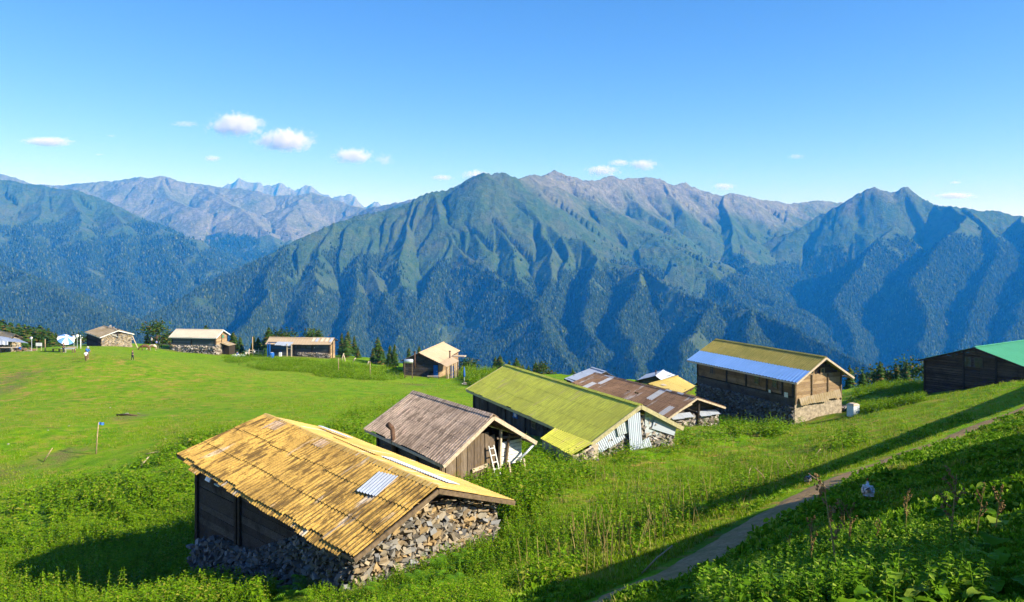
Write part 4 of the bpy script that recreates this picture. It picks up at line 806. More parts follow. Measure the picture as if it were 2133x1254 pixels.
h.planks(cFL, cNL, M_TIMB, z0=ze - 2.05, h=.32, posts=(.15, 5.2, 8.3, 11.4, 13.6, L_ - .15))
for t_ in (2.7, 9.9, 12.5, 14.6):
    if t_ < L_ - .6: h.window(cFL, cNL, t_, ze - 1.05 + (h.rz(cFL[0], h.Lf) - ze) * (1 - t_ / L_) * 1., .62, .95, M_BEAM)
h.solid(cNL, cNR, plain('rough_stone_plaster', (.36, .30, .22), .95, .5, 3), zb5, ze - 2.75)
h.planks(cNL, cNR, M_PLANKL, z0=ze - 2.8, z1=lambda t: ze + .05, h=.3, posts=(.12, Lg * .36, Lg * .70, Lg - .12), pm=M_BEAM); h.planks(cNL, cNR, M_PLANK, z0=ze + .05, h=.3, inset=.1, posts=(Lg * .45,))
for f in (.36, .58): h.window(cNL, cNR, Lg * f, ze + .38, .45, .5, M_PLANKL, bars=False)
gx0 = cNL[0]; P = [np.array([gx_(.08), h.og - .12, ze - 2.2]), np.array([gx_(.95), h.og - .12, ze - 1.7]), np.array([gx_(.08), h.og - .35, ze - 2.8]), np.array([gx_(.95), h.og - .35, ze - 2.5])]
sheets('skirt_sheet', R_SLATE, h.r, *P, rows=1, pitch=.3, amp=.03, sheet=.9, jit=.15, seed=2)
h.planks(cNR, cFR, M_PLANKB); h.planks(cFR, cFL, M_PLANKB)
for nm_, tt_ in (('notice_board', L_ - 1.0), ('notice_board', L_ - 3.3)):
    p0_, d_, _, _ = h.wall_fn(cFL, cNL); q = p0_ + d_ * tt_; mb = MB(); mb.box((q[0] - .1, q[1], ze - 2.0), (.04, .5 if tt_ > L_ - 2 else .3, .5 if tt_ > L_ - 2 else .3)); mb.build(nm_, M_TIN, h.r)

# --- hut 6: dark house with the green roof at the right edge
h = Hut('dark_house', 'dark boarded house with bright green roof at the right edge on the hillside', 'house', (2029, 723.5), 78, 2800, (1911, 749.5), (2175, 780), (2140, 708), None, (2300, 741), over_e=.5, over_g=.35)
H6 = h
h.roof(R_GREEN, rows=1, pitch=.35, amp=.012, lift=.01, sag=.01, jit=0.01, sheet=3., seed=2); h.frame(M_POST, h=.14, cap=R_GREEN)
cNL, cNR, cFR, cFL = h.corners(); Lg = cNR[0] - cNL[0]
h.planks(cNL, cNR, wood('old_log_boards', (.05, .035, .025), (.20, .15, .11)), h=.24, posts=(.1, Lg * .37, Lg * .65, Lg - .1), gap=.045); h.planks(cNR, cFR, M_PLANKB); h.planks(cFR, cFL, M_PLANKB); h.planks(cFL, cNL, M_PLANKB)
for f in (.40, .50): h.window(cNL, cNR, Lg * f, h.rz(0, 0) - 1.55, .75, .95, M_PLANKB)
h.window(cNL, cNR, Lg * .28, h.rz(0, 0) - 1.1, .3, .4, M_PLANKB, bars=False)

# --- hut 7: tan roofed house with porch
h = Hut('porch_house', 'dark house with plain tan gable roof, blue door panels and open lattice porch', 'house', (872.5, 735), 128, 1360, (835, 751), (916, 756.5), (924, 712.5), None, (958.5, 730), over_e=.3, over_g=.3)
H7 = h
h.roof(R_TAN, rows=1, pitch=.5, amp=.012, lift=.01, sag=.02, sheet=2., seed=3); h.frame(M_POST, h=.16, cap=R_TAN)
cNL, cNR, cFR, cFL = h.corners(); Lg = cNR[0] - cNL[0]; ze = h.rz(cNL[0], h.og)
h.planks(cNL, cNR, M_PLANKB, h=.3, posts=(.1, Lg - .1)); h.planks(cNR, cFR, M_PLANKL, h=.3); h.planks(cFR, cFL, M_PLANKB); h.planks(cFL, cNL, M_PLANKB)
P = [h.loc(at(916, 756.5, 126.5)), h.loc(at(939, 742.5, 131.5)), h.loc(at(931, 764.2, 124.4)), h.loc(at(956.5, 752, 129.2))]
P[0][2] += .05; P[1][2] += .05
sheets('porch_roof', R_TAN, h.r, *P, rows=1, pitch=.5, amp=.012, sheet=2., seed=3)
pb = min(h.gzl(P[2][0], P[2][1]), 0) - .4
for k in range(7):
    q = P[2] + (P[3] - P[2]) * (k + .15) / 6.6; mb = MB(); mb.tube([(q[0] - .15, q[1], h.gzl(q[0], q[1]) - .4), (q[0] - .15, q[1], q[2] - .08)], .09, 6); mb.build('porch_post', M_FASCIA if k % 2 else M_BEAM, h.r)
for zz_ in (.5, 1.1):
    a_ = P[2] + [-.15, 0, -zz_ - .9]; b_ = P[3] + [-.15, 0, -zz_ - .9]; mb = MB(); mb.beam(a_, b_, .08); mb.build('porch_rail', M_BEAM, h.r)
for f, w in ((.93, .75), (1.38, .5)):
    mb = MB(); x = cNL[0] + Lg * f; q = h.gzl(x, h.og); mb.box((x, h.og - .12, q + 1.0), (w, .08, 2.0)); d_ = mb.build('door', M_BLUE, h.r); mb = MB(); mb.box((x + w * .3, h.og - .18, q + 1.0), (.06, .05, .16)); mb.build('handle', M_TIN, d_)
for (px, py, dd_) in ((864, 745, 127.3), (937, 738, 130)):
    q = h.loc(at(px, py, dd_)); mb = MB(); mb.tube([q - [0, 0, 1.8 if px < 900 else .6], q + [0, 0, .9 if px < 900 else .45]], .12, 8); p_ = mb.build('stovepipe', M_RUST, h.r, True); mb = MB(); mb.tube([q + [0, 0, .9 if px < 900 else .45], q + [0, 0, 1.05 if px < 900 else .6]], [.2, .16], 8); mb.build('pipe_cap', M_POST, p_)
q = h.loc(at(950, 745, 136)); mb = MB(); mb.box(q + [.6, 0, .3], (2.2, 1.4, .15)); mb.build('balcony_floor', M_FASCIA, h.r)

# --- hut 8: cream roofed house on the plateau
h = Hut('timber_house', 'cream roofed house with boards tinted with bluish shade over a rubble stone base, on the far meadow', 'house', (465.5, 687), 184, -8000, (450.5, 704), (479.5, 696.5), (367, 685.6), (351.5, 702.2), None, over_e=.5, over_g=.5)
H8 = h; M_SHADEB = wood('shade_tinted_boards', (.10, .11, .12), (.20, .21, .22))  # bluish grey board tone takes in the shade on the front
h.roof(R_CREAM, rows=1, pitch=.6, amp=.012, sheet=2., lift=.01, sag=.01, seed=1); h.frame(M_WHITE, h=.22, cap=R_CREAM)
cNL, cNR, cFR, cFL = h.corners(); Lg = cNR[0] - cNL[0]; L_ = h.Lf - 2 * h.og; ze = h.rz(cNL[0], h.og)
h.stones(cFL, cNL, M_STONEG, ze - 2.3, size=.28, out=.15); h.planks(cFL, cNL, M_SHADEB, z0=ze - 2.4, h=.3, posts=(.1, L_ * .45, L_ - .1))
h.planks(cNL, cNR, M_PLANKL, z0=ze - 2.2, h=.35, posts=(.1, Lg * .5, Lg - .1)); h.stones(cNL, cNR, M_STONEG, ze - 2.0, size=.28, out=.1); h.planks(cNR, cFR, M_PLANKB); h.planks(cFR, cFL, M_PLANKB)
h.window(cNL, cNR, Lg * .62, ze - .3, .7, .7, M_BEAM, plain('green_shutter', (.05, .35, .22), .7))
P = [np.array([cNL[0] + Lg * .35, h.og, ze - 1.7]), np.array([cNR[0], h.og, ze - 1.7]), np.array([cNL[0] + Lg * .35, -1.9, ze - 2.4]), np.array([cNR[0], -1.9, ze - 2.4])]
sheets('lean_to_roof', R_SLATE, h.r, *P, rows=1, pitch=.4, amp=.02, sheet=1.2, seed=1)
mb = MB(); mb.box(((P[0][0] + P[1][0]) / 2 + .2, -.9, ze - 3.5), (P[1][0] - P[0][0] - .6, 1.5, 2.2)); mb.build('lean_to_wall', M_POST, h.r)

# --- hut 9: long low house
h = Hut('long_house', 'long low house with tan roof and porch end painted with bluish shade, on the far meadow edge', 'house', (697, 704.3), 156, -9000, (688.5, 718), (703.5, 708.5), (561, 702.5), (551.7, 717.4), None, over_e=.5, over_g=.4)
H9 = h
sheets('roof_slope', R_TAN, h.r, h.A0, h.A1, h.L0, h.L1, rows=1, pitch=.6, amp=.012, sheet=2., lift=.01, sag=.02, seed=1)
sheets('roof_slope', R_TAN, h.r, h.A0, h.A1, h.R0, h.R1, rows=1, pitch=.6, amp=.012, sheet=2., seed=2); h.frame(M_POST, h=.14, cap=R_TAN)
for k, y_ in enumerate((.1, 1.0, 2.0, 3.1, 3.9)): patch(h, 'L', y_, .1, .62, 1.35 if k else 1.4, R_PALE if k % 3 == 0 else R_CREAM, 'tin_strip', 0, .09)
cNL, cNR, cFR, cFL = h.corners(); Lg = cNR[0] - cNL[0]; L_ = h.Lf - 2 * h.og; ze = h.rz(cNL[0], h.og)
M_SHADEB2 = wood('shade_tinted_wall_boards', (.07, .08, .09), (.15, .16, .17))  # cool board tone carries the shade of the front wall
h.planks(cFL, cNL, M_SHADEB2, z0=ze - 3.2, h=.35, posts=(L_ * .44, L_ * .72, L_ - .1)); h.planks(cNL, cNR, M_PLANKL, h=.4, posts=(.1, Lg * .5)); h.planks(cNR, cFR, M_PLANKB); h.planks(cFR, cFL, M_PLANKB)
h.stones((cFL[0] - .25, cFL[1] - L_ * .5), (cNL[0] - .25, cNL[1]), M_STONEG, ze - 1.95, size=.22, out=.1)
mb = MB(); mb.box((cFL[0] - .08, cFL[1] - L_ * .2, ze - .75), (.06, L_ * .38, 1.5)); mb.build('shade_wall_panel', plain('blue_shade_tint', (.05, .10, .20), .9, .3), h.r)  # blue panel stands for bluish shade at the porch end
for t_ in (.51, .60): h.window(cFL, cNL, L_ * t_, ze - .75, .75, .9, M_POST)
mb = MB(); mb.box((cFL[0] - .1, cFL[1] - L_ * .78, ze - 1.0), (.06, .9, 1.9)); d_ = mb.build('door', M_DARK, h.r); mb = MB(); mb.box((cFL[0] - .15, cFL[1] - L_ * .78 + .3, ze - 1.0), (.05, .08, .2)); mb.build('handle', M_TIN, d_)
for a_, b_ in ((.16, .29), (.27, .42)):
    P = [np.array([cFL[0], cFL[1] - L_ * b_, ze + .05]), np.array([cFL[0], cFL[1] - L_ * a_, ze + .05]), np.array([cFL[0] - 1.5, cFL[1] - L_ * b_, ze - .3 - a_]), np.array([cFL[0] - 1.5, cFL[1] - L_ * a_, ze - .3 - a_])]
    sheets('awning_sheet', R_PALE, h.r, *P, rows=1, pitch=.4, amp=.02, sheet=1., seed=int(a_ * 100))
for t_, mm in ((.05, M_BLUE), (.08, M_BLUE), (.36, M_FASCIA), (.43, M_FASCIA)):
    mb = MB(); q = cFL[1] - L_ * t_; mb.box((cFL[0] - 1.35, q, ze - 1.6), (.2, .2, 2.9)); mb.build('porch_post', mm, h.r)
mb = MB(); mb.beam((cFL[0] - 1.35, cFL[1] - L_ * .36, ze - 1.1), (cFL[0] - 1.35, cFL[1] - L_ * .43, ze - 1.1), .12); mb.build('porch_rail', M_FASCIA, h.r)
# stone yard wall end
# --- hut 10: stone hut with mossy slate roof on the crest
h = Hut('stone_house', 'pale stone house with mossy slate roof alone on the meadow crest', 'house', (246, 688), 168, -311, (207.8, 702.8), (279.6, 695.6), (215.8, 678.9), (176.3, 691.6), None, over_e=.45, over_g=.4)
H10 = h
h.roof(R_SLATE, rows=4, pitch=.5, amp=.03, lift=.018, sag=.08, jit=.12, sheet=.7, seed=4); h.frame(M_WHITE, h=.18, cap=R_SLATE)
cNL, cNR, cFR, cFL = h.corners(); Lg = cNR[0] - cNL[0]; L_ = h.Lf - 2 * h.og; ze = h.rz(cNL[0], h.og)
h.planks(cFL, cNL, M_PLANKB, z0=ze - 3.2, h=.35, posts=(.1, L_ - .1)); h.planks(cNL, cNR, M_PLANKB, z0=ze - .8, inset=.3); h.stones(cNL, cNR, M_STONE, lambda t: min(ze + .25, h.rz(cNL[0] + t, h.og) - .35), z0=ze - 3.2, size=.2, out=-.02, back=M_RENDER); h.planks(cNR, cFR, M_PLANKB); h.planks(cFR, cFL, M_PLANKB)
mb = MB(); mb.tube([(0, h.og - .3, ze - .6), (0, h.og - .3, h.A0[2] + .5)], .12, 6); mb.build('gable_post', M_POST, h.r)
mb = MB(); mb.beam((-1.2, h.og - .3, ze + .3), (0.1, h.og - .35, ze - .4), .1); mb.build('gable_brace', M_TIN, h.r)
mb = MB(); mb.beam((cNR[0] + .1, h.og, ze - .2), (cNR[0] + 1.3, h.og, ze - 3.2), .16); mb.build('leaning_pole', M_FASCIA, h.r)
mb = MB(); mb.beam(h.L0 + [-.05, .4, -1.1], h.L1 + [-.05, 0, -1.1], .1, .16); mb.build('gutter', M_POST, h.r)
q = h.A0 + (h.A1 - h.A0) * .55; V, T = rocks(q + np.array([[0, 0, .25], [.3, .4, .25], [-.2, -.4, .25], [.1, .1, .5], [.6, -.5, .1]]), np.array([.3, .25, .25, .22, .25])); mesh_np('roof_stones', V, T, M_STONEG, h.r)
# --- hut 11: left edge house
h = Hut('stone_house', 'low stone house with slate roof and pale blue tin lean-to at the left edge', 'house', (32, 696.6), 146, -740, (22, 708.5), (49, 704), (-70, 673), (-100, 686), None, over_e=.4, over_g=.35)
H11 = h
h.roof(R_SLATE, rows=4, pitch=.5, amp=.03, lift=.018, sag=.08, jit=.12, sheet=.7, seed=7); h.frame(M_POST, h=.14, cap=R_SLATE)
cNL, cNR, cFR, cFL = h.corners(); ze = h.rz(cNL[0], h.og)
for a, b in ((cFL, cNL), (cNL, cNR)): h.stones(a, b, M_STONE, lambda t: ze - .1, z0=ze - 3.2, size=.22, out=0., back=M_RENDER)
h.planks(cNR, cFR, M_PLANKB, z0=ze - 3); h.planks(cFR, cFL, M_PLANKB, z0=ze - 3); h.planks(cNL, cNR, M_PLANKB, z0=ze - .3, inset=.2)
P = [h.loc(at(38, 706, 145)), h.loc(at(-60, 691, 153)), h.loc(at(60, 715, 142)), h.loc(at(-60, 705, 148))]
sheets('lean_to_roof', R_PALE, h.r, *P, rows=1, pitch=.4, amp=.02, sheet=1.2, seed=7)
P = [h.loc(at(17, 711, 142.5)), h.loc(at(-40, 706, 147)), h.loc(at(17, 719, 141.5)), h.loc(at(-40, 716, 145))]
sheets('hanging_tarp', M_WHITE, h.r, *P, rows=1, pitch=1.4, amp=.05, sheet=5, seed=7)
# --- huts 12-14: small roofs beyond
def simple_hut(h, roofm, wallm, wall_h=2.6, pitch=.4, frame=M_POST, **kw):
    h.roof(roofm, rows=1, pitch=pitch, amp=.015, lift=.01, sag=.02, sheet=1.5, seed=3, **kw); h.frame(frame, h=.14, cap=roofm)
    c = h.corners(); ze = min(h.rz(c[0][0], h.og), h.rz(c[1][0], h.og))
    for i in range(4): h.planks(c[i], c[(i + 1) % 4], wallm, z0=min(ze - wall_h, h.gzl(*c[i]) - .4), h=.35, posts=(.1,))
h = Hut('shed', 'small shed with pale blue tin roof peeping out behind the rusty brown roof', 'shed', (1262, 774.5), 94, 340, (1203, 799), (1292, 790.5), (1233, 765.5), (1175, 789), (1262, 781.5), over_e=.3, over_g=.3); simple_hut(h, R_PALE, M_PLANK)
h = Hut('shed', 'little dark shed with pale tin roof and a thin stovepipe, behind the yellow roofed house', 'shed', (1365, 783), 118, 1700, (1327, 792), (1377, 791.5), (1382, 771), None, (1407, 781.4), over_e=.3, over_g=.2); simple_hut(h, R_PALE, M_PLANKB)
mb = MB(); mb.tube([h.A0 + [0, .5, -.3], h.A0 + [0, .5, .8]], .09, 6); mb.build('stovepipe', M_RUST, h.r)
h = Hut('small_house', 'small house with plain mustard yellow roof, left of the tall timber house', 'house', (1350, 800), 108, 2364, (1326, 808), (1420.5, 819), (1411.5, 783), None, (1449, 804), over_e=.3, over_g=.3); simple_hut(h, R_YELLOW, M_PLANK)
tag(patch(h, 'R', 1.2, 1.3, .9, .6, R_CREAM, 'roof_patch', 0, .08)); c = h.corners(); Lw = h.Lf - 2 * h.og
h.window(c[1], c[2], Lw * .35, h.rz(c[1][0], h.og) - .9, .45, .7, M_BEAM); h.window(c[1], c[2], Lw * .8, h.rz(c[1][0], h.og) - .9, .45, .7, M_BEAM)
# ------------------------------------------------------------------ conifers beyond the meadow edge
M_NEEDLE = foliage('conifer_needles', (.018, .045, .010), (.06, .13, .02), (.16, .10, .03), trans=.15); M_BARK = plain('bark', (.12, .08, .05), .95, .4)
M_BUSH = foliage('bush_leaves', (.04, .10, .01), (.12, .24, .02), (.22, .16, .04))
def conifer_mesh(name, hgt, rad, seed, dense=1.):
    r = np.random.default_rng(seed); V = []; T = []; nt_ = int(30 * dense)
    for i in range(nt_):
        f = (i + .5) / nt_; z = hgt * (.08 + .9 * f); R = rad * (1 - f) ** .62 * r.uniform(.8, 1.15) + .08; nb = int(9 + 8 * (1 - f))
        for k in range(nb):
            a = r.uniform(0, 6.283); Rk = R * r.uniform(.6, 1.15); w = Rk * .34 + .08; dr = Rk * r.uniform(.25, .5)
            c, s = math.cos(a), math.sin(a); n = len(V); zz = z + r.normal(0, hgt * .012)
            tip = [c * Rk, s * Rk, zz - dr]; m1 = [c * Rk * .55 - s * w, s * Rk * .55 + c * w, zz - dr * .6]; m2 = [c * Rk * .55 + s * w, s * Rk * .55 - c * w, zz - dr * .6]; b = [c * .04, s * .04, zz + .12 * hgt / 10]
            mt = [c * Rk * .6, s * Rk * .6, zz - dr * .25]
            V += [b, m1, tip, m2, mt]; T += [[n, n + 1, n + 4], [n, n + 4, n + 3], [n + 1, n + 2, n + 4], [n + 4, n + 2, n + 3]]
    return np.array(V), np.array(T)
def crown_mesh(w, hgt, seed, n=700, leaf=.28):
    r = np.random.default_rng(seed); nb = 9; cs = r.normal(0, .32, (nb, 3)) * [w, w, hgt * .8] + [0, 0, hgt * .6]; cs[:, 2] = np.clip(cs[:, 2], hgt * .3, hgt * .9)
    p = cs[r.integers(0, nb, n)] + r.normal(0, 1, (n, 3)) / 3.2 * [w * .55, w * .55, hgt * .35]; return leaves_at(p, leaf, r)
def leaves_at(p, leaf, r, up=.3):
    n = len(p); a = r.uniform(0, 6.283, n); e = r.normal(0, .6, n); d = np.stack([np.cos(a) * np.cos(e), np.sin(a) * np.cos(e), np.sin(e)], 1)
    q = r.normal(0, 1, (n, 3)); s_ = np.cross(d, q); s_ /= np.linalg.norm(s_, axis=1)[:, None]; L = leaf * r.uniform(.6, 1.3, n)[:, None]
    nn_ = np.cross(d, s_) * .1; V = np.stack([p, p + d * L * .35 + s_ * L * .3 + nn_ * L, p + d * L * .72 + s_ * L * .22 + nn_ * L * .6, p + d * L - nn_ * L * 1.2, p + d * L * .72 - s_ * L * .22 + nn_ * L * .6, p + d * L * .35 - s_ * L * .3 + nn_ * L, p + d * L * .55], 1).reshape(-1, 3); k = np.arange(n)[:, None] * 7
    return V, np.concatenate([k + [0, 1, 6], k + [1, 2, 6], k + [2, 3, 6], k + [3, 4, 6], k + [4, 5, 6], k + [5, 0, 6]], 0)
CON = []
for i, (hh_, rr_) in enumerate(((10, 2.1), (10, 2.7), (10, 1.7))):
    V, T = conifer_mesh('c', hh_, rr_, 30 + i); CON.append((V, T))
con_me = {}
def tree(pxc, ptop, d, pbase=None, hgt=None, kind=0, label='', group=None, wide=1.):
    x = (pxc - CX) / F * d; b = float(gz(x, d, False)); top = -(ptop - HY) / F * d; hh_ = hgt or max(top - b, 3.); b = top - hh_
    r_ = empty('conifer' if kind < 3 else 'leafy_tree', (x, d, b), random.uniform(0, 6)); tag(r_, label, 'tree', group)
    if kind not in con_me:
        if kind < 3:
            V, T = CON[kind]; c = mesh_np('crown', V, T, M_NEEDLE, r_); mb = MB(); mb.tube([(0, 0, -1.2), (0, 0, 4), (0, 0, 9.6)], [.22, .14, .02], 6); t_ = mb.build('trunk', M_BARK, r_, True)
        else:
            V, T = crown_mesh(6.5, 10, 77, 2600, .7); c = mesh_np('crown', V, T, M_NEEDLE, r_); mb = MB(); mb.tube([(0, 0, -1.2), (.1, 0, 3), (.3, .2, 7)], [.35, .25, .08], 7)
            for k in range(5): mb.tube([(.1, 0, 3 + k * .5), (1.6 * math.cos(k * 2.3), 1.6 * math.sin(k * 2.3), 5 + k * .7)], [.14, .03], 5)
            t_ = mb.build('trunk', M_BARK, r_, True)
        con_me[kind] = (c.data, t_.data)
    else:
        for nm_, me in zip(('crown', 'trunk'), con_me[kind]): o = bpy.data.objects.new(nm_, me); COL.objects.link(o); o.parent = r_
    r_.scale = (hh_ / 10 * wide, hh_ / 10 * wide, hh_ / 10)
    return r_
g = 'conifers in the dense row behind the left end of the meadow'
for px, py, d in ((-30,668,215),(4,671,205),(22,678,210),(12,682,195),(38,680,205),(50,682,215),(60,685,200),(70,688,210),(83,684,200),(92,692,190),(101,690,205),(116,701,195),(76,693,190),(30,690,190),(46,692,188),(108,700,190)):
    tree(px, py - 9, d, kind=random.randrange(3), label='dark conifer in the dense row behind the left end of the meadow', group=g, wide=1.7)
for px, py, d, k, lab in ((142,700,205,0,'reddish brown topped conifer just right of the striped beach umbrella'),(120,703,200,1,'dark conifer beside the striped beach umbrella, left of it'),(163,706,200,3,'brownish round shrub tree behind the tall white post'),
    (326,683,205,3,'bushy dark round tree with people sitting before it on the meadow crest'),(307,697,208,0,'tiny conifer left of the bushy round tree on the crest'),(429,679,212,1,'conifer tip peeping above the cream roof'),
    (486,693,190,1,'conifer between the cream roofed house and the seated group'),(500,703,188,0,'lower conifer right behind the seated group near the cream roofed house'),(528,702,186,2,'slim young conifer behind the fence rails left of the long low house'),(538,705,186,1,'short conifer near the tall bare pole'),
    (560,684,185,1,'tall conifer rising over the left end of the long tan roof'),(587,697,188,3,'small bushy treetop above the middle of the long tan roof'),(665,688,180,0,'conifer rising over the right end of the long tan roof'),(645,699,184,3,'faint treetop above the long tan roof'),
    (712,696,165,2,'first tall conifer right of the long low house, slim'),(725,692,165,2,'tallest conifer right of the long low house'),(720,703,160,0,'broad conifer in front of the tallest one right of the long low house'),(738,702,168,2,'thin brownish conifer right of the tallest one'),(746,725,160,0,'short conifer at the foot of the slope right of the long low house'),
    (777,728,150,0,'low conifer left of the pair near the porch house'),(787,704,152,0,'big brownish conifer standing between the long low house and the porch house'),(793,722,148,1,'broad low conifer at the foot of the big brownish one'),(812,722,142,2,'left one of two slim conifers beside the porch house'),(822,720,142,2,'right one of two slim conifers beside the porch house'),
    (852,727,160,2,'small conifer tip behind the ridge of the porch house, left one'),(873,723,162,2,'small conifer tip behind the ridge of the porch house, right one'),
    (982,758,150,3,'reddish bushy tree right of the folded blue umbrella'),(1032,745,140,0,'dark pointed conifer left of the green roof ridge, left of the pair'),(1042,742,140,1,'dark pointed conifer left of the green roof ridge, right of the pair'),
    (1061,753,146,0,'small conifer tip just behind the top of the green roof'),(1076,747,142,1,'broad conifer tip behind the green roof ridge'),(1089,762,145,2,'tiny conifer tip behind the green roof ridge'),(1101,764,145,2,'slim tiny conifer behind the green roof ridge, half way down'),(1116,757,140,0,'conifer behind the middle of the green roof ridge'),(1131,767,140,3,'bushy brown treetop behind the green roof ridge'),
    (1158,778,138,2,'reddish twiggy treetop near the pale blue tin shed'),(1193,770,150,2,'lone small conifer tip left over the pale blue tin shed'),
    (1770,768,112,0,'dark conifer touching the right gable of the tall timber house'),(1797,782,115,1,'low broad conifer right of the tall timber house'),(1833,760,112,0,'biggest conifer between the tall timber house and the dark house'),(1812,790,120,3,'rounded low tree left of the biggest conifer on the right'),
    (1868,767,115,2,'slim conifer with forked top right of the biggest one'),(1889,761,112,0,'pointed conifer near the dark house'),(1912,772,118,3,'bushy tree touching the left wall of the dark house'),(1853,785,122,3,'low treetop between the conifers on the right')):
    tree(px, py - (9 if px > 1700 else 4), d, kind=k, label=lab, wide=1.15 if px > 1700 else 1.45)
# ------------------------------------------------------------------ weeds, leaves and grasses: plain mesh, real sizes
M_WEED = foliage('nettle_leaves', (.05, .14, .003), (.22, .38, .008), (.30, .30, .04)); M_GRASS = foliage('grass_blades', (.10, .22, .003), (.30, .42, .008), (.46, .38, .12), trans=.3, patchy=(.42, .34, .10))
M_LEAF = foliage('broad_leaves', (.04, .13, .004), (.18, .34, .010), (.30, .40, .05)); M_DRYS = foliage('dry_stems', (.16, .11, .03), (.40, .32, .11), trans=.1); M_FERN = foliage('fern_fronds', (.06, .17, .008), (.20, .40, .02))
def weed_proto(r, hgt, nl, leaf, spread):
    """stem with leaves in rising pairs"""
    V = []; T = []; lean = r.normal(0, .12, 2)
    def q(a, b, c, d_):
        n = len(V); V.extend([a, b, c, d_]); T.extend([[n, n + 1, n + 2], [n, n + 2, n + 3]])
    top = np.array([lean[0] * hgt, lean[1] * hgt, hgt])
    q(np.array([-.008, 0, 0]), np.array([.008, 0, 0]), top + [.004, 0, 0], top + [-.004, 0, 0])
    for i in range(nl):
        f = (i + .7) / nl; a = r.uniform(0, 6.283); L = leaf * (1.15 - .75 * f) * r.uniform(.8, 1.2); p = top * f; e = r.uniform(-.35, .5)
        d_ = np.array([math.cos(a) * math.cos(e), math.sin(a) * math.cos(e), math.sin(e)]); s_ = np.array([-math.sin(a), math.cos(a), r.normal(0, .3)]) * L * .28
        q(p, p + d_ * L * .45 + s_, p + d_ * L + [0, 0, -L * .25], p + d_ * L * .45 - s_)
    return np.array(V), np.array(T)
def scatter(name, protos, P, S, mat, label, cat, rotz=None, kind='stuff'):
    Vs = []; Ts = []; n0 = 0; w = rng.integers(0, len(protos), len(P))
    for k, (V, T) in enumerate(protos):
        m_ = np.nonzero(w == k)[0]
        if not len(m_): continue
        a = rng.uniform(0, 6.283, len(m_)); c, s_ = np.cos(a)[:, None], np.sin(a)[:, None]; sc = S[m_][:, None]
        x = (V[None, :, 0] * c - V[None, :, 1] * s_) * sc + P[m_, 0:1]; y = (V[None, :, 0] * s_ + V[None, :, 1] * c) * sc + P[m_, 1:2]; z = V[None, :, 2] * sc + P[m_, 2:3]
        Vs.append(np.stack([x, y, z], -1).reshape(-1, 3)); Ts.append((T[None] + (np.arange(len(m_)) * len(V))[:, None, None] + n0).reshape(-1, 3)); n0 += len(m_) * len(V)
    return tag(mesh_np(name, np.concatenate(Vs), np.concatenate(Ts), mat), label, cat, kind=kind)
def sample(n, poly, dlo, dhi, power=1.5, pad=0):
    """points on the ground, thinner with distance, inside a region given by its outline in the photo"""
    px = rng.uniform(min(p[0] for p in poly), max(p[0] for p in poly), n); u = rng.uniform(0, 1, n)
    e = power - 1; d = (dlo ** -e + u * (dhi ** -e - dlo ** -e)) ** (-1 / e)
    x = (px - CX) / F * d; z = gz(x, d); py = -z / d * F + HY; ok = inpoly(px, py, poly)
    return np.stack([x[ok], d[ok], z[ok]], 1)
HUTS = [H1, H2, H3, H4, H5, H6, H7, H8, H9, H10]
def clear(P, pad=.15, path=.5):
    ok = path_dist(P[:, 0], P[:, 1]) > path
    for h in HUTS:
        d_ = P[:, :2] - h.O[:2]; x = d_ @ h.u; y = d_ @ h.v; c = h.corners(); ok &= ~((x > c[0][0] - pad) & (x < c[1][0] + pad) & (y > h.og - pad) & (y < h.Lf))
    return P[ok]
def clump(P, s, lo, seed=0): v = fbm(P[:, 0] / s, P[:, 1] / s, 3, seed); return P[v + rng.normal(0, .05, len(P)) > lo]
rp = np.random.default_rng(5)
weeds = [weed_proto(rp, 1, int(rp.integers(16, 26)), .22, 1) for _ in range(6)]; weedsF = [weed_proto(rp, 1, 9, .34, 1) for _ in range(5)]
def blade_proto(r, n=7, spread=.10, w=.012):
    V = []; T = []
    for k in range(n):
        a = r.uniform(0, 6.283); b = r.uniform(0, spread, 2) * [math.cos(a * 3), math.sin(a * 3)]; L = r.uniform(.5, 1.1); o = r.uniform(.2, .6); d_ = np.array([math.cos(a), math.sin(a)]); s_ = np.array([-d_[1], d_[0]]) * w
        p0 = np.array([*b, -.05]); p1 = np.array([*(b + d_ * o * .35), L * .6]); p2 = np.array([*(b + d_ * o), L * r.uniform(.75, 1)]); n_ = len(V)
        V += [p0 + [*s_, 0], p0 - [*s_, 0], p1 - [*s_ * .8, 0], p1 + [*s_ * .8, 0], p2]; T += [[n_, n_ + 1, n_ + 2], [n_, n_ + 2, n_ + 3], [n_ + 3, n_ + 2, n_ + 4]]
    return np.array(V), np.array(T)
blades = [blade_proto(rp, 7, .5, .045) for _ in range(6)]; bladesF = [blade_proto(rp, 4, .6, .09) for _ in range(4)]
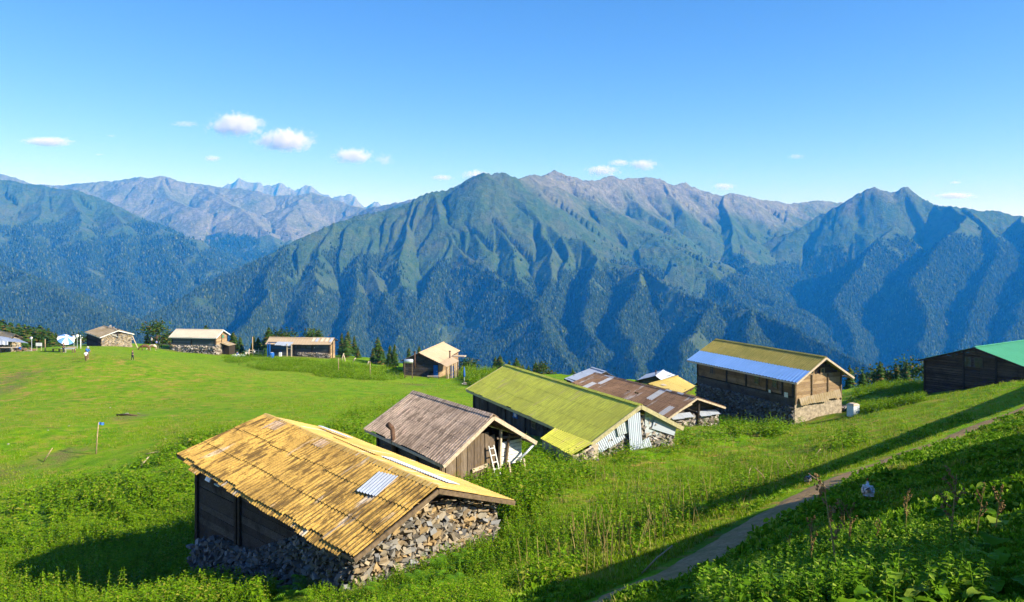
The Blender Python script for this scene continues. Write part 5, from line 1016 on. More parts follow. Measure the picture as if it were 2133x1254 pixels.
# grass on the rough hillside at right (unmown) and finer turf everywhere
A_ = [(900,1254),(1000,1150),(1060,1060),(1150,1010),(1250,960),(1420,915),(1500,930),(1660,895),(1900,835),(2133,790),(2400,760),(2400,1500),(900,1500)]
P = clear(sample(190000, A_, 4.5, 95, 1.6), path=.85); v = fbm(P[:, 0] / 1.1, P[:, 1] / 1.1, 3, 41)
scatter('hillside_grass', blades, P, np.clip(rng.uniform(.05, .15, len(P)) * (1 + P[:, 1] / 80) * (.25 + 1.6 * v) * np.clip(P[:, 1] / 13, .35, 1), .02, .32), M_GRASS, 'rough tufted grass covering the hillside on the right', 'grass')
B_ = [(-200,735),(250,715),(960,790),(1000,850),(900,860),(700,890),(430,900),(300,970),(0,1060),(-200,1100)]
P = clear(sample(60000, B_, 45, 175, 2.2), .3); P = clump(P, 5, .46, 3)
scatter('pasture_tufts', bladesF, P, rng.uniform(.08, .18, len(P)), M_GRASS, 'low tufts scattered over the grazed meadow', 'grass')
# tall weeds
W1 = [(-150,1075),(0,1045),(120,1010),(240,985),(330,945),(420,900),(560,890),(700,890),(780,905),(860,950),(900,1010),(560,1254),(500,1500),(-150,1500)]
P = clear(sample(19000, W1, 24, 75, 1.7), 1.1); P = P[rng.uniform(0, 1, len(P)) < np.where(fbm(P[:, 0] / 3, P[:, 1] / 3, 3, 8) > .40, 1, .35)]
nr = P[:, 1] < 46; Sz = lambda P: rng.uniform(.45, 1.0, len(P)) * (.6 + .8 * fbm(P[:, 0] / 4, P[:, 1] / 4, 2, 12))
scatter('nettle_patch', weeds, P[nr], Sz(P[nr]), M_WEED, 'dense nettles and tall weeds left of and below the gold roofed barn', 'weeds')
scatter('nettle_patch', weedsF, P[~nr], Sz(P[~nr]), M_WEED, 'weeds behind the gold roofed barn along the meadow edge', 'weeds')
W2 = [(690,880),(780,840),(850,830),(880,870),(960,850),(985,880),(1050,900),(1140,950),(1230,955),(1290,940),(1400,905),(1480,890),(1560,885),(1680,890),(1620,912),(1500,925),(1300,975),(1180,1010),(1110,1060),(1060,1090),(980,1060),(900,1010),(700,920)]
P = clear(sample(16000, W2, 28, 95, 1.7), .3); P = P[rng.uniform(0, 1, len(P)) < np.where(fbm(P[:, 0] / 3, P[:, 1] / 3, 3, 18) > .42, 1, .25)]
scatter('weeds_by_huts', weedsF, P, Sz(P) * 1.0, M_WEED, 'leafy weeds growing between the grey plank hut and the long green roofed barn', 'weeds')
W3 = [(640,1254),(740,1200),(800,1190),(1040,1120),(1070,1040),(1130,1040),(1180,1100),(1120,1180),(1050,1254),(1050,1500),(560,1500)]
P = clear(sample(9000, W3, 13, 42, 1.6), .7, 1.); scatter('weeds_at_gable', weeds, P, Sz(P) * .62, M_WEED, 'weeds crowding against the rubble stone gable of the near barn', 'weeds')
W4 = [(1060,1050),(1150,1000),(1300,960),(1500,930),(1700,900),(1850,900),(1700,980),(1560,1060),(1400,1140),(1250,1200),(1100,1254),(1050,1180)]
P = clear(sample(6500, W4, 12, 60, 1.6), .3, 1.2); P = clump(P, 2.2, .48, 23); scatter('hillside_weeds', weeds, P, Sz(P) * .9, M_WEED, 'clumps of tall weeds on the sunny hillside between the barns and the footpath', 'weeds')
P = clear(sample(1500, W4, 12, 60, 1.6), .3, .8); P = clump(P, 2.5, .5, 29)
stalk = []
for _ in range(5):
    mb = MB(); t_ = rp.normal(0, .25, 2); mb.tube([(0, 0, 0), (t_[0] * .5, t_[1] * .5, .55), (t_[0], t_[1], 1)], [.012, .01, .006], 3, False); V = np.concatenate(mb.v); Q = np.concatenate(mb.q); stalk.append((V, np.concatenate([Q[:, [0, 1, 2]], Q[:, [0, 2, 3]]])))
scatter('dry_stalks', stalk, P, rng.uniform(.5, 1.1, len(P)), M_DRYS, 'dry straw coloured stalks standing in the hillside grass', 'dry stalks')
# ground cover of broad small leaves right of the path
W5 = [(1250,1290),(1400,1190),(1560,1110),(1700,1035),(1850,970),(2000,910),(2133,855),(2450,800),(2450,1600),(1250,1600)]
P = clear(np.vstack([sample(56000, W5, 4.0, 62, 1.6), sample(14000, W5, 4., 12, 1.6)]), .3, 1.0)
cov = []
for _ in range(6):
    n = 10; p = np.column_stack([rp.normal(0, .4, (n, 2)), rp.uniform(.1, .9, n)]); cov.append(leaves_at(p, .62, rp))
v = fbm(P[:, 0] / 1.3, P[:, 1] / 1.3, 3, 61); P = P[v > .36]; v = v[v > .36]
scatter('leafy_ground_cover', cov, P, np.clip(rng.uniform(.08, .16, len(P)) * (.4 + 1.5 * v) * (1 + P[:, 1] / 60) * np.clip(P[:, 1] / 13, .42, 1), .03, .3), M_LEAF, 'low leafy ground cover on the bank right of the footpath', 'ground cover')
W5b = [(1000,1254),(1250,1220),(1450,1130),(1640,1020),(1800,950),(1900,905),(2020,860),(2020,885),(1900,925),(1800,968),(1640,1040),(1450,1152),(1250,1250),(1150,1400),(950,1400)]
P = clear(sample(26000, W5b, 11, 60, 1.6), .3, 1.0); P = clump(P, 1.2, .42, 44)
scatter('leafy_ground_cover', cov, P, rng.uniform(.09, .2, len(P)) * (1 + P[:, 1] / 80), M_LEAF, 'band of small leaved plants along the upper edge of the footpath', 'ground cover')
W7 = [(1470,1254),(1560,1160),(1700,1110),(1900,1120),(2000,1160),(2050,1254),(2050,1500),(1400,1500)]
P = clear(sample(2600, W7, 4.5, 16, 1.6), .3, 1.0); scatter('mixed_herbs', weeds, P, rng.uniform(.18, .42, len(P)), M_LEAF, 'mixed leafy herbs standing among the dock plants in the bottom right corner', 'herbs')
# far weeds and bushes
for nm_, poly, nn, dl, dh, sc, lab in (('meadow_edge_weeds', [(455,735),(480,728),(560,742),(640,752),(700,756),(760,770),(700,790),(560,775),(470,755)], 9000, 120, 178, .75, 'tall weeds below the long low house on the far meadow'),
    ('meadow_edge_weeds', [(690,750),(780,765),(840,772),(840,795),(700,790),(650,783)], 5000, 100, 168, .85, 'weeds on the bank left of the porch house'),
    ('meadow_edge_weeds', [(960,768),(1060,765),(1050,800),(990,812),(960,790)], 3000, 95, 140, 1.3, 'bushy weeds around the folded blue umbrella'),
    ('meadow_edge_weeds', [(1760,855),(1780,815),(1860,800),(1930,800),(1930,835),(1840,855),(1800,862)], 5000, 66, 105, .8, 'weeds between the tall timber house and the dark house')):
    P = clear(sample(nn, poly, dl, dh, 1.5), .3); P = clump(P, 4, .40, 7); scatter(nm_, weedsF, P, rng.uniform(.6, 1.2, len(P)) * sc, M_WEED, lab, 'weeds')
# trodden mud along the walls
_m = np.zeros(X.size); xf, yf = X.ravel(), Y.ravel()
for h in HUTS:
    x = (xf - h.O[0]) * h.u[0] + (yf - h.O[1]) * h.u[1]; y = (xf - h.O[0]) * h.v[0] + (yf - h.O[1]) * h.v[1]; c = h.corners()
    dx = np.maximum(np.maximum(c[0][0] - x, x - c[1][0]), 0); dy = np.maximum(np.maximum(h.og - y, y - h.Lf), 0); _m = np.maximum(_m, np.clip(1.5 - np.hypot(dx, dy) / (.9 if h.O[1] < 90 else 1.8), 0, 1))
for px_, py_, r_m in ((270,868,1.3),(15,988,1.6),(130,952,1.2),(12,812,2),(40,785,2),(1215,925,.7),(870,800,2)):
    q = ground_pt(px_, py_); _m = np.maximum(_m, np.clip(1.4 - np.hypot(xf - q[0], (yf - q[1]) * .6) / r_m + (fbm(xf / .8, yf / .8, 3, 77) - .5) * 1.6, 0, 1) * (np.hypot(xf - q[0], yf - q[1]) < 3 * r_m))
GROUND.data.attributes['mud'].data.foreach_set('value', np.clip(_m, 0, .75).astype(np.float32))
# individual plants ---------------------------------------------------------
def plant(px, py, name, label, cat, group, builder, scale=1., **kw):
    p = ground_pt(px, py); r_ = empty(name, p, random.uniform(0, 6.28)); tag(r_, label, cat, group); builder(r_, **kw); r_.scale = (scale,) * 3; return r_
def tri(o): return o
def fern(root, n=11, L=1., seed=0):
    r = np.random.default_rng(seed); V = []; T = []
    for k in range(n):
        a = 6.283 * k / n + r.normal(0, .2); Lk = L * r.uniform(.8, 1.1); ns = 22; d_ = np.array([math.cos(a), math.sin(a), 0]); s_ = np.array([-d_[1], d_[0], 0]); el = r.uniform(.7, 1.2)
        for i in range(1, ns):
            f = i / ns; p = d_ * Lk * f * math.cos(el) * 1.2 + np.array([0, 0, Lk * (math.sin(el) * f - .55 * f * f)]); w = Lk * .22 * math.sin(math.pi * min(1, f * .85 + .12)) ; g_ = Lk / ns * .8
            for sg in (-1, 1):
                n_ = len(V); V += [p, p + d_ * g_, p + s_ * sg * w + d_ * g_ * 1.2 + [0, 0, -w * .25]]; T.append([n_, n_ + 1, n_ + 2])
    mesh_np('fronds', np.array(V), np.array(T), M_FERN, root)
for i, (px, py, s_, lab) in enumerate(((940,1200,.9,'bright fern at the foot of the rubble gable, the tallest there'),(990,1185,.8,'fern against the right part of the rubble gable'),(890,1235,.8,'fern at the bottom edge under the rubble gable, left of the tallest'),(800,1250,.75,'fern right of the barn corner at the bottom edge'),(960,1250,.8,'fern below the tallest fern by the gable'),
    (430,1235,1.0,'shaded fern below the left wall of the near barn, left one'),(640,1235,.9,'shaded fern at the foot of the near barn, right of the posts'),(540,1245,.9,'shaded fern in the middle below the near barn wall'),(380,1190,.9,'shaded fern at the far left corner of the near barn'),(1040,1080,.6,'small fern just right of the gable corner'))):
    plant(px, py, 'fern', lab, 'fern', None, fern, s_ * 1.45, seed=i)
def nettle(root, seed=0, h=1.4):
    r = np.random.default_rng(seed); mb = MB(); l = r.normal(0, .08, 2); mb.tube([(0, 0, -.1), (l[0] * h * .5, l[1] * h * .5, h * .5), (l[0] * h, l[1] * h, h)], [.012, .01, .004], 5); mb.build('stem', M_WEED, root)
    V = []; T = []
    for i in range(26):
        f = .12 + .86 * i / 26; p = np.array([l[0] * h * f, l[1] * h * f, h * f])
        for a0 in (0, math.pi):
            a = a0 + i * math.pi / 2 + r.normal(0, .2); L = .17 * (1.2 - .85 * f) * r.uniform(.85, 1.2); d_ = np.array([math.cos(a), math.sin(a), r.uniform(-.4, .2)]); s_ = np.array([-math.sin(a), math.cos(a), 0]) * L * .27; n_ = len(V)
            V += [p, p + d_ * L * .4 + s_, p + d_ * L + [0, 0, -L * .2], p + d_ * L * .4 - s_]; T += [[n_, n_ + 1, n_ + 2], [n_, n_ + 2, n_ + 3]]
    mesh_np('leaves', np.array(V), np.array(T), M_WEED, root)
for i, (px, py) in enumerate(((52,1250),(88,1262),(118,1275),(148,1275),(170,1268),(218,1275),(232,1290),(262,1290),(30,1285),(10,1260),(190,1300),(70,1300))):
    plant(px, py + 30, 'nettle', 'tall single nettle stem standing lit among the weeds in the bottom left corner', 'nettle', 'tall nettle stems in the bottom left corner', nettle, 1.25, seed=i, h=random.uniform(1.3, 1.8))
M_SEED = plain('brown_seed_head', (.20, .13, .05), .95, .4)
def dock(root, seed=0, h=.9):
    r = np.random.default_rng(seed); mb = MB(); l = r.normal(0, .12, 2); top = np.array([l[0] * h, l[1] * h, h]); mb.tube([(0, 0, -.1), tuple(top * .5), tuple(top)], [.010, .008, .004], 5); mb.build('stem', M_DRYS, root)
    V, T = [], []; cs = []
    for b in range(5):
        f = .5 + .1 * b; a = r.uniform(0, 6.28); e = np.array([math.cos(a) * .1, math.sin(a) * .1, .16])
        for k in range(14): cs.append(top * f + e * k / 14 + r.normal(0, .008, 3))
    V, T = rocks(np.array(cs), np.full(len(cs), .012), 1.); mesh_np('seed_head', V, T, M_SEED, root)
DK = ((1760,1120,.8,'dry dock stalk at left in the sunlit leaves in the bottom right corner'),(1765,1155,.75,'dry dock stalk just below the chicken side of the bottom right leaves'),(1885,1115,.7,'branching dry stalk in front of the big shaded leaves'),(1810,1130,.45,'short dry stalk over the lone pale leaf'),(1975,1165,.9,'tall dark branching seed stalk right of the sunlit leaves'),(2030,1120,.7,'brown seed stalk among the dark leaves at the right'),(2070,1110,.7,'brown knobbly seed stalk nearest the right edge'),(1690,1200,.8,'thick brown seed head left in the bottom right leaves'),(1755,1235,.9,'thick brown seed head in the middle of the bottom right leaves'),(1640,1150,.5,'short brown seed stalk at the path side of the leaves'),
      (750,1240,.6,'dry brown flower head on a stem at the barn corner, bottom edge'),(410,1300,.8,'brown spike left below the barn wall in the bottom edge'))
for i, (px, py, s_, lab) in enumerate(DK): plant(px, py + 20, 'dock_stalk', lab, 'dry plant', None, dock, s_, seed=i)
def leaf_mesh(V, T, p, a, L, w, el, curl, r):
    """one broad cupped leaf with a midrib, on a petiole from the root"""
    d_ = np.array([math.cos(a), math.sin(a), 0]); s_ = np.array([-d_[1], d_[0], 0]); n = 7; n0 = len(V); ph = r.uniform(0, 6)
    for i in range(n + 1):
        f = i / n; c = p + d_ * (L * f * math.cos(el)) + np.array([0, 0, L * (math.sin(el) * f - curl * f * f)]); ww = w * math.sin(math.pi * (f * .86 + .1)) ** .8 * (1 if i < n else .05)
        rip = .03 * L * math.sin(f * 17 + ph)
        for g_, zz in ((-1, .22), (-.5, .03), (0, 0), (.5, .03), (1, .22)): V.append(c + s_ * ww * g_ + [0, 0, ww * zz + rip * abs(g_)])
    for i in range(n):
        for k in range(4): q_ = n0 + i * 5 + k; T += [[q_, q_ + 1, q_ + 6], [q_, q_ + 6, q_ + 5]]
def rosette(root, seed=0, n=9, L=.4, w=.13):
    r = np.random.default_rng(seed); V = []; T = []; mb = MB()
    for k in range(n):
        a = 6.283 * k / n * 1.6 + r.normal(0, .3); ht = r.uniform(.05, .35) * L / .4; q = np.array([math.cos(a), math.sin(a), 0]) * r.uniform(.05, .3) * L / .4 + [0, 0, ht]; leaf_mesh(V, T, q, a, L * r.uniform(.7, 1.2), w * r.uniform(.8, 1.2), r.uniform(.1, .8), r.uniform(.35, .8), r)
        mb.tube([(0, 0, -.05), tuple(q * .6 + [0, 0, .02]), tuple(q)], .007 * L / .4, 4, False)
    o = mesh_np('leaves', np.array(V), np.array(T), M_LEAF, root, smooth=True); mb.build('leaf_stalks', M_LEAF, root)
RS = [(1985,1100,.6,'big shaded leaves, biggest clump right of the chicken'),(1880,1085,.45,'shaded broad leaves left of the biggest clump'),(2090,1110,.55,'broad leaves at the right edge with one sunlit rim'),(1830,1120,.4,'broad dark leaves just below the white chicken'),(2060,1180,.5,'dark broad leaves under the right edge clump')]
for i, (px, py, s_, lab) in enumerate(RS): plant(px, py, 'broad_leaf_plant', lab, 'plant', None, rosette, s_, seed=i, n=8, w=.22)
RL = [(1700,1180),(1660,1215),(1745,1190),(1795,1215),(1835,1170),(1880,1165),(1920,1175),(1965,1180),(1850,1215),(1760,1250),(1690,1250),(1640,1170),(1610,1230),(1905,1230),(1990,1225),(1820,1265),(1950,1265),(2020,1265),(1570,1265),(1725,1290),(2080,1240),(1480,1275),(1540,1200),(1860,1300),(1640,1300),(1620,1190),(1680,1150),(1770,1165),(1590,1170),(1720,1220),(1815,1235),(1880,1200),(1945,1215),(1530,1240),(1665,1240),(1780,1270),(1910,1290),(1985,1300),(1560,1300),(1730,1160),(2040,1215)]
for i, (px, py) in enumerate(RL): plant(px, py, 'dock_plant', 'leafy green dock plant among many alike in the bottom right corner', 'plant', 'dock plants filling the bottom right corner', rosette, random.uniform(.75, 1.35), seed=i + 20, n=random.randint(16, 24), L=.20, w=.036)
# near the timber house: taller weeds singled out
for i, (px, py, lab) in enumerate(((1535,905,'tall leafy weed clump against the dark base of the timber house'),(1600,905,'smaller leafy weed clump nearer the lit corner of the timber house'),(1775,925,'tall dark leaved weed on the sunny slope below the white bin'),(1755,940,'dark leaved weed left of the tall one on the slope'))):
    def wc(root, seed=i):
        r = np.random.default_rng(seed); VV = []; TT = []; n0 = 0
        for k in range(26):
            V, T = weed_proto(r, r.uniform(.9, 1.7), 14, .3, 1); V = V + [r.normal(0, .6), r.normal(0, .4), 0]; VV.append(V); TT.append(T + n0); n0 += len(V)
        mesh_np('leaves', np.concatenate(VV), np.concatenate(TT), M_WEED, root)
    plant(px, py, 'weed_clump', lab, 'weeds', None, wc)
# ------------------------------------------------------------------ small things on the meadow
M_SKIN = plain('skin', (.45, .26, .17), .7, .1); M_CLOTHW = plain('white_cloth', (.75, .75, .74), .9, .1); M_CLOTHB = plain('blue_cloth', (.05, .16, .45), .9, .2); M_CLOTHD = plain('dark_cloth', (.03, .035, .05), .9, .2)
M_CLOTHT = plain('brown_cloth', (.20, .13, .08), .9, .2); M_HAIR = plain('dark_hair', (.03, .02, .015), .8, .2); M_CLOTHP = plain('pink_cloth', (.55, .25, .22), .9, .2)
def skin_mesh(name, pts, edges, rad, mat, parent, sub=1):
    me = bpy.data.meshes.new(name); me.from_pydata([tuple(p) for p in pts], edges, []); o = bpy.data.objects.new(name, me); COL.objects.link(o)
    o.modifiers.new('s', 'SKIN'); sv = me.skin_vertices[0].data
    for i, r in enumerate(rad):
        r = r if isinstance(r, tuple) else (r, r); sv[i].radius = r; sv[i].use_root = (i == 0)
    md = o.modifiers.new('d', 'SUBSURF'); md.levels = sub; md.render_levels = sub
    bpy.context.view_layer.update(); dg = bpy.context.evaluated_depsgraph_get(); m2 = bpy.data.meshes.new_from_object(o.evaluated_get(dg)); bpy.data.objects.remove(o)
    for p in m2.polygons: p.use_smooth = True
    m2.materials.clear(); m2.materials.append(mat); q = bpy.data.objects.new(name, m2); COL.objects.link(q); q.parent = parent; return q
def person(loc, yaw, label, shirt, trousers, pose='stand', h=1.7, hat=None, pack=None, hair=M_HAIR, group=None):
    """stand / walk / sit; built facing -y"""
    r_ = empty('person', loc, yaw); tag(r_, label, 'person', group); s = h / 1.7
    hipz = .92 if pose != 'sit' else .48
    J = {'hip': (0, 0, hipz), 'waist': (0, 0, hipz + .16), 'chest': (0, .0, hipz + .40), 'neck': (0, 0, hipz + .54), 'chin': (0, -.01, hipz + .62), 'head': (0, -.02, hipz + .72), 'crown': (0, 0, hipz + .80)}
    for sg, n_ in ((-1, 'l'), (1, 'r')):
        st = .16 * sg if pose == 'walk' else 0
        J[n_ + 'hip'] = (sg * .09, 0, hipz - .05)
        if pose == 'sit': J[n_ + 'knee'] = (sg * .13, -.42, hipz); J[n_ + 'ank'] = (sg * .13, -.46, .08); J[n_ + 'toe'] = (sg * .13, -.64, .04)
        else: J[n_ + 'knee'] = (sg * .10, -st * .5 - .02, hipz - .46); J[n_ + 'ank'] = (sg * .10, -st, .08); J[n_ + 'toe'] = (sg * .11, -st - .17, .03)
        J[n_ + 'sho'] = (sg * .19, 0, hipz + .48); J[n_ + 'elb'] = (sg * .25, st * .6 - .04, hipz + .22); J[n_ + 'wri'] = (sg * .23, st * .9 - .18, hipz + .03); J[n_ + 'han'] = (sg * .22, st - .24, hipz - .05)
    names = list(J); idx = {n_: i for i, n_ in enumerate(names)}
    E = [('hip', 'waist'), ('waist', 'chest'), ('chest', 'neck'), ('neck', 'chin'), ('chin', 'head'), ('head', 'crown')]
    for n_ in 'lr': E += [('hip', n_ + 'hip'), (n_ + 'hip', n_ + 'knee'), (n_ + 'knee', n_ + 'ank'), (n_ + 'ank', n_ + 'toe'), ('chest', n_ + 'sho'), (n_ + 'sho', n_ + 'elb'), (n_ + 'elb', n_ + 'wri'), (n_ + 'wri', n_ + 'han')]
    R = {'hip': .13, 'waist': .115, 'chest': .14, 'neck': .06, 'chin': .075, 'head': .10, 'crown': .06}
    for n_ in 'lr': R.update({n_ + 'hip': .095, n_ + 'knee': .06, n_ + 'ank': .04, n_ + 'toe': .035, n_ + 'sho': .065, n_ + 'elb': .045, n_ + 'wri': .032, n_ + 'han': .038})
    P = np.array([J[n_] for n_ in names]) * s
    skin_mesh('body', P, [(idx[a], idx[b]) for a, b in E], [R[n_] * s for n_ in names], M_SKIN, r_)
    def sub(nm, keys, edges, mat, grow):
        ix = {k: i for i, k in enumerate(keys)}; return skin_mesh(nm, [np.array(J[k]) * s for k in keys], [(ix[a], ix[b]) for a, b in edges], [(R[k] + grow) * s for k in keys], mat, r_)
    sub('shirt', ['waist', 'hip', 'chest', 'lsho', 'rsho', 'lelb', 'relb'], [('waist', 'hip'), ('waist', 'chest'), ('chest', 'lsho'), ('chest', 'rsho'), ('lsho', 'lelb'), ('rsho', 'relb')], shirt, .022)
    sub('trousers', ['hip', 'lhip', 'rhip', 'lknee', 'rknee', 'lank', 'rank'], [('hip', 'lhip'), ('hip', 'rhip'), ('lhip', 'lknee'), ('rhip', 'rknee'), ('lknee', 'lank'), ('rknee', 'rank')], trousers, .018)
    hc = np.array(J['head']) * s
    mb = MB(); mb.tube([hc + np.array([0, .015, -.03]) * s, hc + np.array([0, .02, .05]) * s, hc + np.array([0, .015, .11]) * s, hc + np.array([0, .01, .135]) * s], np.array([.105, .125, .095, .02]) * s, 10); mb.build('hat' if hat else 'hair', hat or hair, r_, True)
    if hat: mb = MB(); mb.tube([hc + np.array([0, 0, .04]) * s, hc + np.array([0, 0, .055]) * s], .2 * s, 12); mb.build('hat_brim', hat, r_)
    mb = MB(); mb.tube([hc + np.array([0, -.10, -.01]) * s, hc + np.array([0, -.135, -.03]) * s], [.022 * s, .012 * s], 5); mb.build('nose', M_SKIN, r_, True)
    if pack: mb = MB(); c = np.array(J['chest']) * s; mb.tube([c + np.array([0, .2, -.28]) * s, c + np.array([0, .22, -.1]) * s, c + np.array([0, .2, .14]) * s, c + np.array([0, .16, .2]) * s], np.array([.13, .16, .14, .06]) * s, 8); mb.build('backpack', pack, r_, True)
    return r_
def gp(px, py, **k): return ground_pt(px, py, 60, 300)
def gpd(px, d): x = (px - CX) / F * d; return np.array([x, d, float(gz(x, d))])
person(gp(183, 748), math.pi * .9, 'person in white hat and blue jacket with a backpack, taller of the walking pair', M_CLOTHB, M_CLOTHT, 'walk', 1.75, M_CLOTHW, M_CLOTHB)
person(gp(179, 753), math.pi * 1.1, 'person in white top and brown trousers, shorter of the walking pair on the meadow', M_CLOTHW, M_CLOTHT, 'walk', 1.5)
person(gp(276, 751), math.pi * .5, 'small person in dark clothes standing alone on the meadow right of the walking pair', M_CLOTHD, M_CLOTHD, 'walk', 1.45, hair=M_CLOTHT)
person(gpd(132, 134), math.pi * .5, 'person in dark clothes standing beside the striped umbrella', M_CLOTHD, M_CLOTHD, 'stand', 1.7)
person(gpd(315.5, 188), 2.5, 'person in white shirt standing left before the bushy round tree', M_CLOTHW, M_CLOTHD, 'stand', 2.0)
person(gpd(326, 188), 1.2, 'person in blue top sitting under the bushy round tree', M_CLOTHB, M_CLOTHT, 'sit', 1.8)
person(gpd(332, 187), 2, 'person in pale top sitting rightmost under the bushy round tree', M_CLOTHW, M_CLOTHT, 'sit', 1.8)
person(gpd(494, 170), 3, 'person in light blue top beside the rocks right of the cream roofed house', M_CLOTHB, M_CLOTHD, 'stand', 1.7)
person(gpd(502, 171), 2, 'person in brown sitting in the group right of the cream roofed house', M_CLOTHT, M_CLOTHD, 'sit', 1.8)
person(gpd(512, 169), 1, 'person in white top in the middle of the group by the fence', M_CLOTHW, M_CLOTHT, 'stand', 1.6)
person(gpd(518, 170), 4, 'person with white hat at the right of the group by the fence', M_CLOTHW, M_CLOTHD, 'stand', 1.75, M_CLOTHW)
person(gpd(529, 166), 3, 'person in pale clothes left of the fence rails by the long low house', M_CLOTHW, M_CLOTHD, 'stand', 1.7)
# cows
M_COWB = plain('brown_cow_hide', (.16, .085, .045), .85, .35, 2)
m = NM('patched_cow_hide'); m.base(m.ramp(m.noise(m.coord(), 1.6, 3), [(.45, (.30, .19, .10)), (.55, (.72, .62, .48))])); M_COWP = m.m
def cow(loc, yaw, label, mat):
    r_ = empty('cow', loc, yaw); tag(r_, label, 'cow', 'cows grazing on the far meadow')
    pts = [(0, 0, 1.05), (.45, 0, 1.08), (.75, 0, 1.12), (-.4, 0, 1.05), (-.75, 0, 1.12), (1.0, 0, .98), (1.22, 0, .66), (1.36, 0, .42), (1.47, 0, .24)]
    rad = [(.36, .38), (.34, .36), (.27, .30), (.35, .37), (.27, .28), (.16, .19), (.12, .13), (.12, .13), (.07, .07)]
    E = [(0, 1), (1, 2), (0, 3), (3, 4), (2, 5), (5, 6), (6, 7), (7, 8)]
    for x, hind in ((.62, 0), (-.66, 1)):
        for sg in (-1, 1):
            b = len(pts); y = sg * .2; k = .06 * sg
            if hind: pts += [(x, y, .85), (x + .12 + k, y, .62), (x - .08 + k, y, .38), (x + k, y, .05)]; rad += [(.15, .16), (.1, .1), (.06, .06), (.06, .06)]
            else: pts += [(x, y, .80), (x + .02 - k, y, .45), (x - k, y, .25), (x + .02 - k, y, .05)]; rad += [(.12, .13), (.065, .065), (.05, .05), (.055, .055)]
            E += [((4 if hind else 2), b), (b, b + 1), (b + 1, b + 2), (b + 2, b + 3)]
    skin_mesh('body', pts, E, rad, mat, r_)
    for sg in (-1, 1):
        mb = MB(); mb.tube([(1.22, sg * .1, .74), (1.2, sg * .2, .78), (1.2, sg * .26, .90)], [.03, .022, .008], 5); mb.build('horn', M_FASCIA, r_, True)
        mb = MB(); mb.tube([(1.2, sg * .11, .66), (1.16, sg * .24, .66), (1.15, sg * .3, .62)], [.03, .045, .01], 5); mb.build('ear', mat, r_, True)
    mb = MB(); mb.tube([(-.98, 0, 1.2), (-1.08, 0, 1.0), (-1.09, 0, .55), (-1.08, 0, .4)], [.035, .025, .02, .05], 5); mb.build('tail', mat, r_, True)
    mb = MB(); mb.tube([(-.45, 0, .74), (-.45, 0, .60)], [.15, .08], 8); mb.build('udder', M_SKIN, r_, True)
a = gp(303, 731); cow(a, math.pi * 1.1, 'dark brown cow grazing, left of the two cows', M_COWB); a = gp(319, 731); o = cow(a, math.pi * 1.02, 'cream and tan patched cow, right of the two cows', M_COWP)
# chickens
def hen(px, py, h, yaw, label, body, tailm):
    p = ground_pt(px, py); r_ = empty('chicken', p, yaw); tag(r_, label, 'chicken')
    pts = [(0, 0, .25), (0, -.09, .26), (0, -.16, .31), (0, -.19, .38), (0, -.205, .43), (0, .09, .27), (0, .17, .33), (0, .23, .42)]
    rad = [(.115, .105), (.095, .095), (.055, .06), (.035, .038), (.036, .036), (.095, .085), (.055, .05), (.02, .05)]
    skin_mesh('body', pts, [(0, 1), (1, 2), (2, 3), (3, 4), (0, 5), (5, 6), (6, 7)], rad, body, r_, 2)
    for sg in (-1, 1):
        skin_mesh('wing', [(sg * .10, -.07, .28), (sg * .125, .03, .27), (sg * .09, .15, .24)], [(0, 1), (1, 2)], [(.04, .07), (.03, .08), (.015, .03)], body, r_)
        mb = MB(); mb.tube([(sg * .05, 0, .18), (sg * .05, -.01, .10), (sg * .05, 0, .015)], [.022, .011, .009], 6)
        for a in (-.5, 0, .5, 3.14): mb.tube([(sg * .05, 0, .012), (sg * .05 + .05 * math.sin(a), -.05 * math.cos(a), .006)], [.007, .004], 4)
        mb.build('leg', M_ORANGE, r_)
    mb = MB(); mb.tube([(0, -.235, .43), (0, -.275, .42)], [.013, .003], 6); mb.build('beak', M_ORANGE, r_); mb = MB(); mb.box((0, -.205, .475), (.012, .06, .035)); mb.build('comb', M_RED, r_)
    V = []; T = []
    for k in range(7):
        a = -.5 + k / 6; n = len(V); V += [(0.01, .17, .32), (-.01, .17, .32), (a * .12, .30, .44 - abs(a) * .1), (a * .12 + .03, .33, .40 - abs(a) * .1)]; T += [[n, n + 1, n + 2], [n, n + 2, n + 3]]
    mesh_np('tail_feathers', np.array(V), np.array(T), tailm, r_); r_.scale = (h / .48,) * 3
M_ORANGE = plain('hen_leg', (.55, .3, .1), .7, .2); M_RED = plain('comb_red', (.5, .03, .02), .7, .2)
M_HENW = NM('pale_feathers'); M_HENW.base(M_HENW.ramp(M_HENW.noise(M_HENW.coord(), 12, 4), [(.4, (.42, .33, .25)), (.55, (.75, .74, .72))])); M_HENW = M_HENW.m
M_HEND = NM('speckled_feathers'); M_HEND.base(M_HEND.ramp(M_HEND.noise(M_HEND.coord(), 22, 4), [(.45, (.05, .05, .06)), (.58, (.55, .48, .40))])); M_HEND = M_HEND.m
hen(1808, 1046, .52, math.pi * .88, 'white and tan chicken seen from behind in the shade below the footpath', M_HENW, M_HENW)
hen(1683, 1011, .42, math.pi * .75, 'grey speckled chicken on the sunlit verge above the footpath', M_HEND, M_HEND)
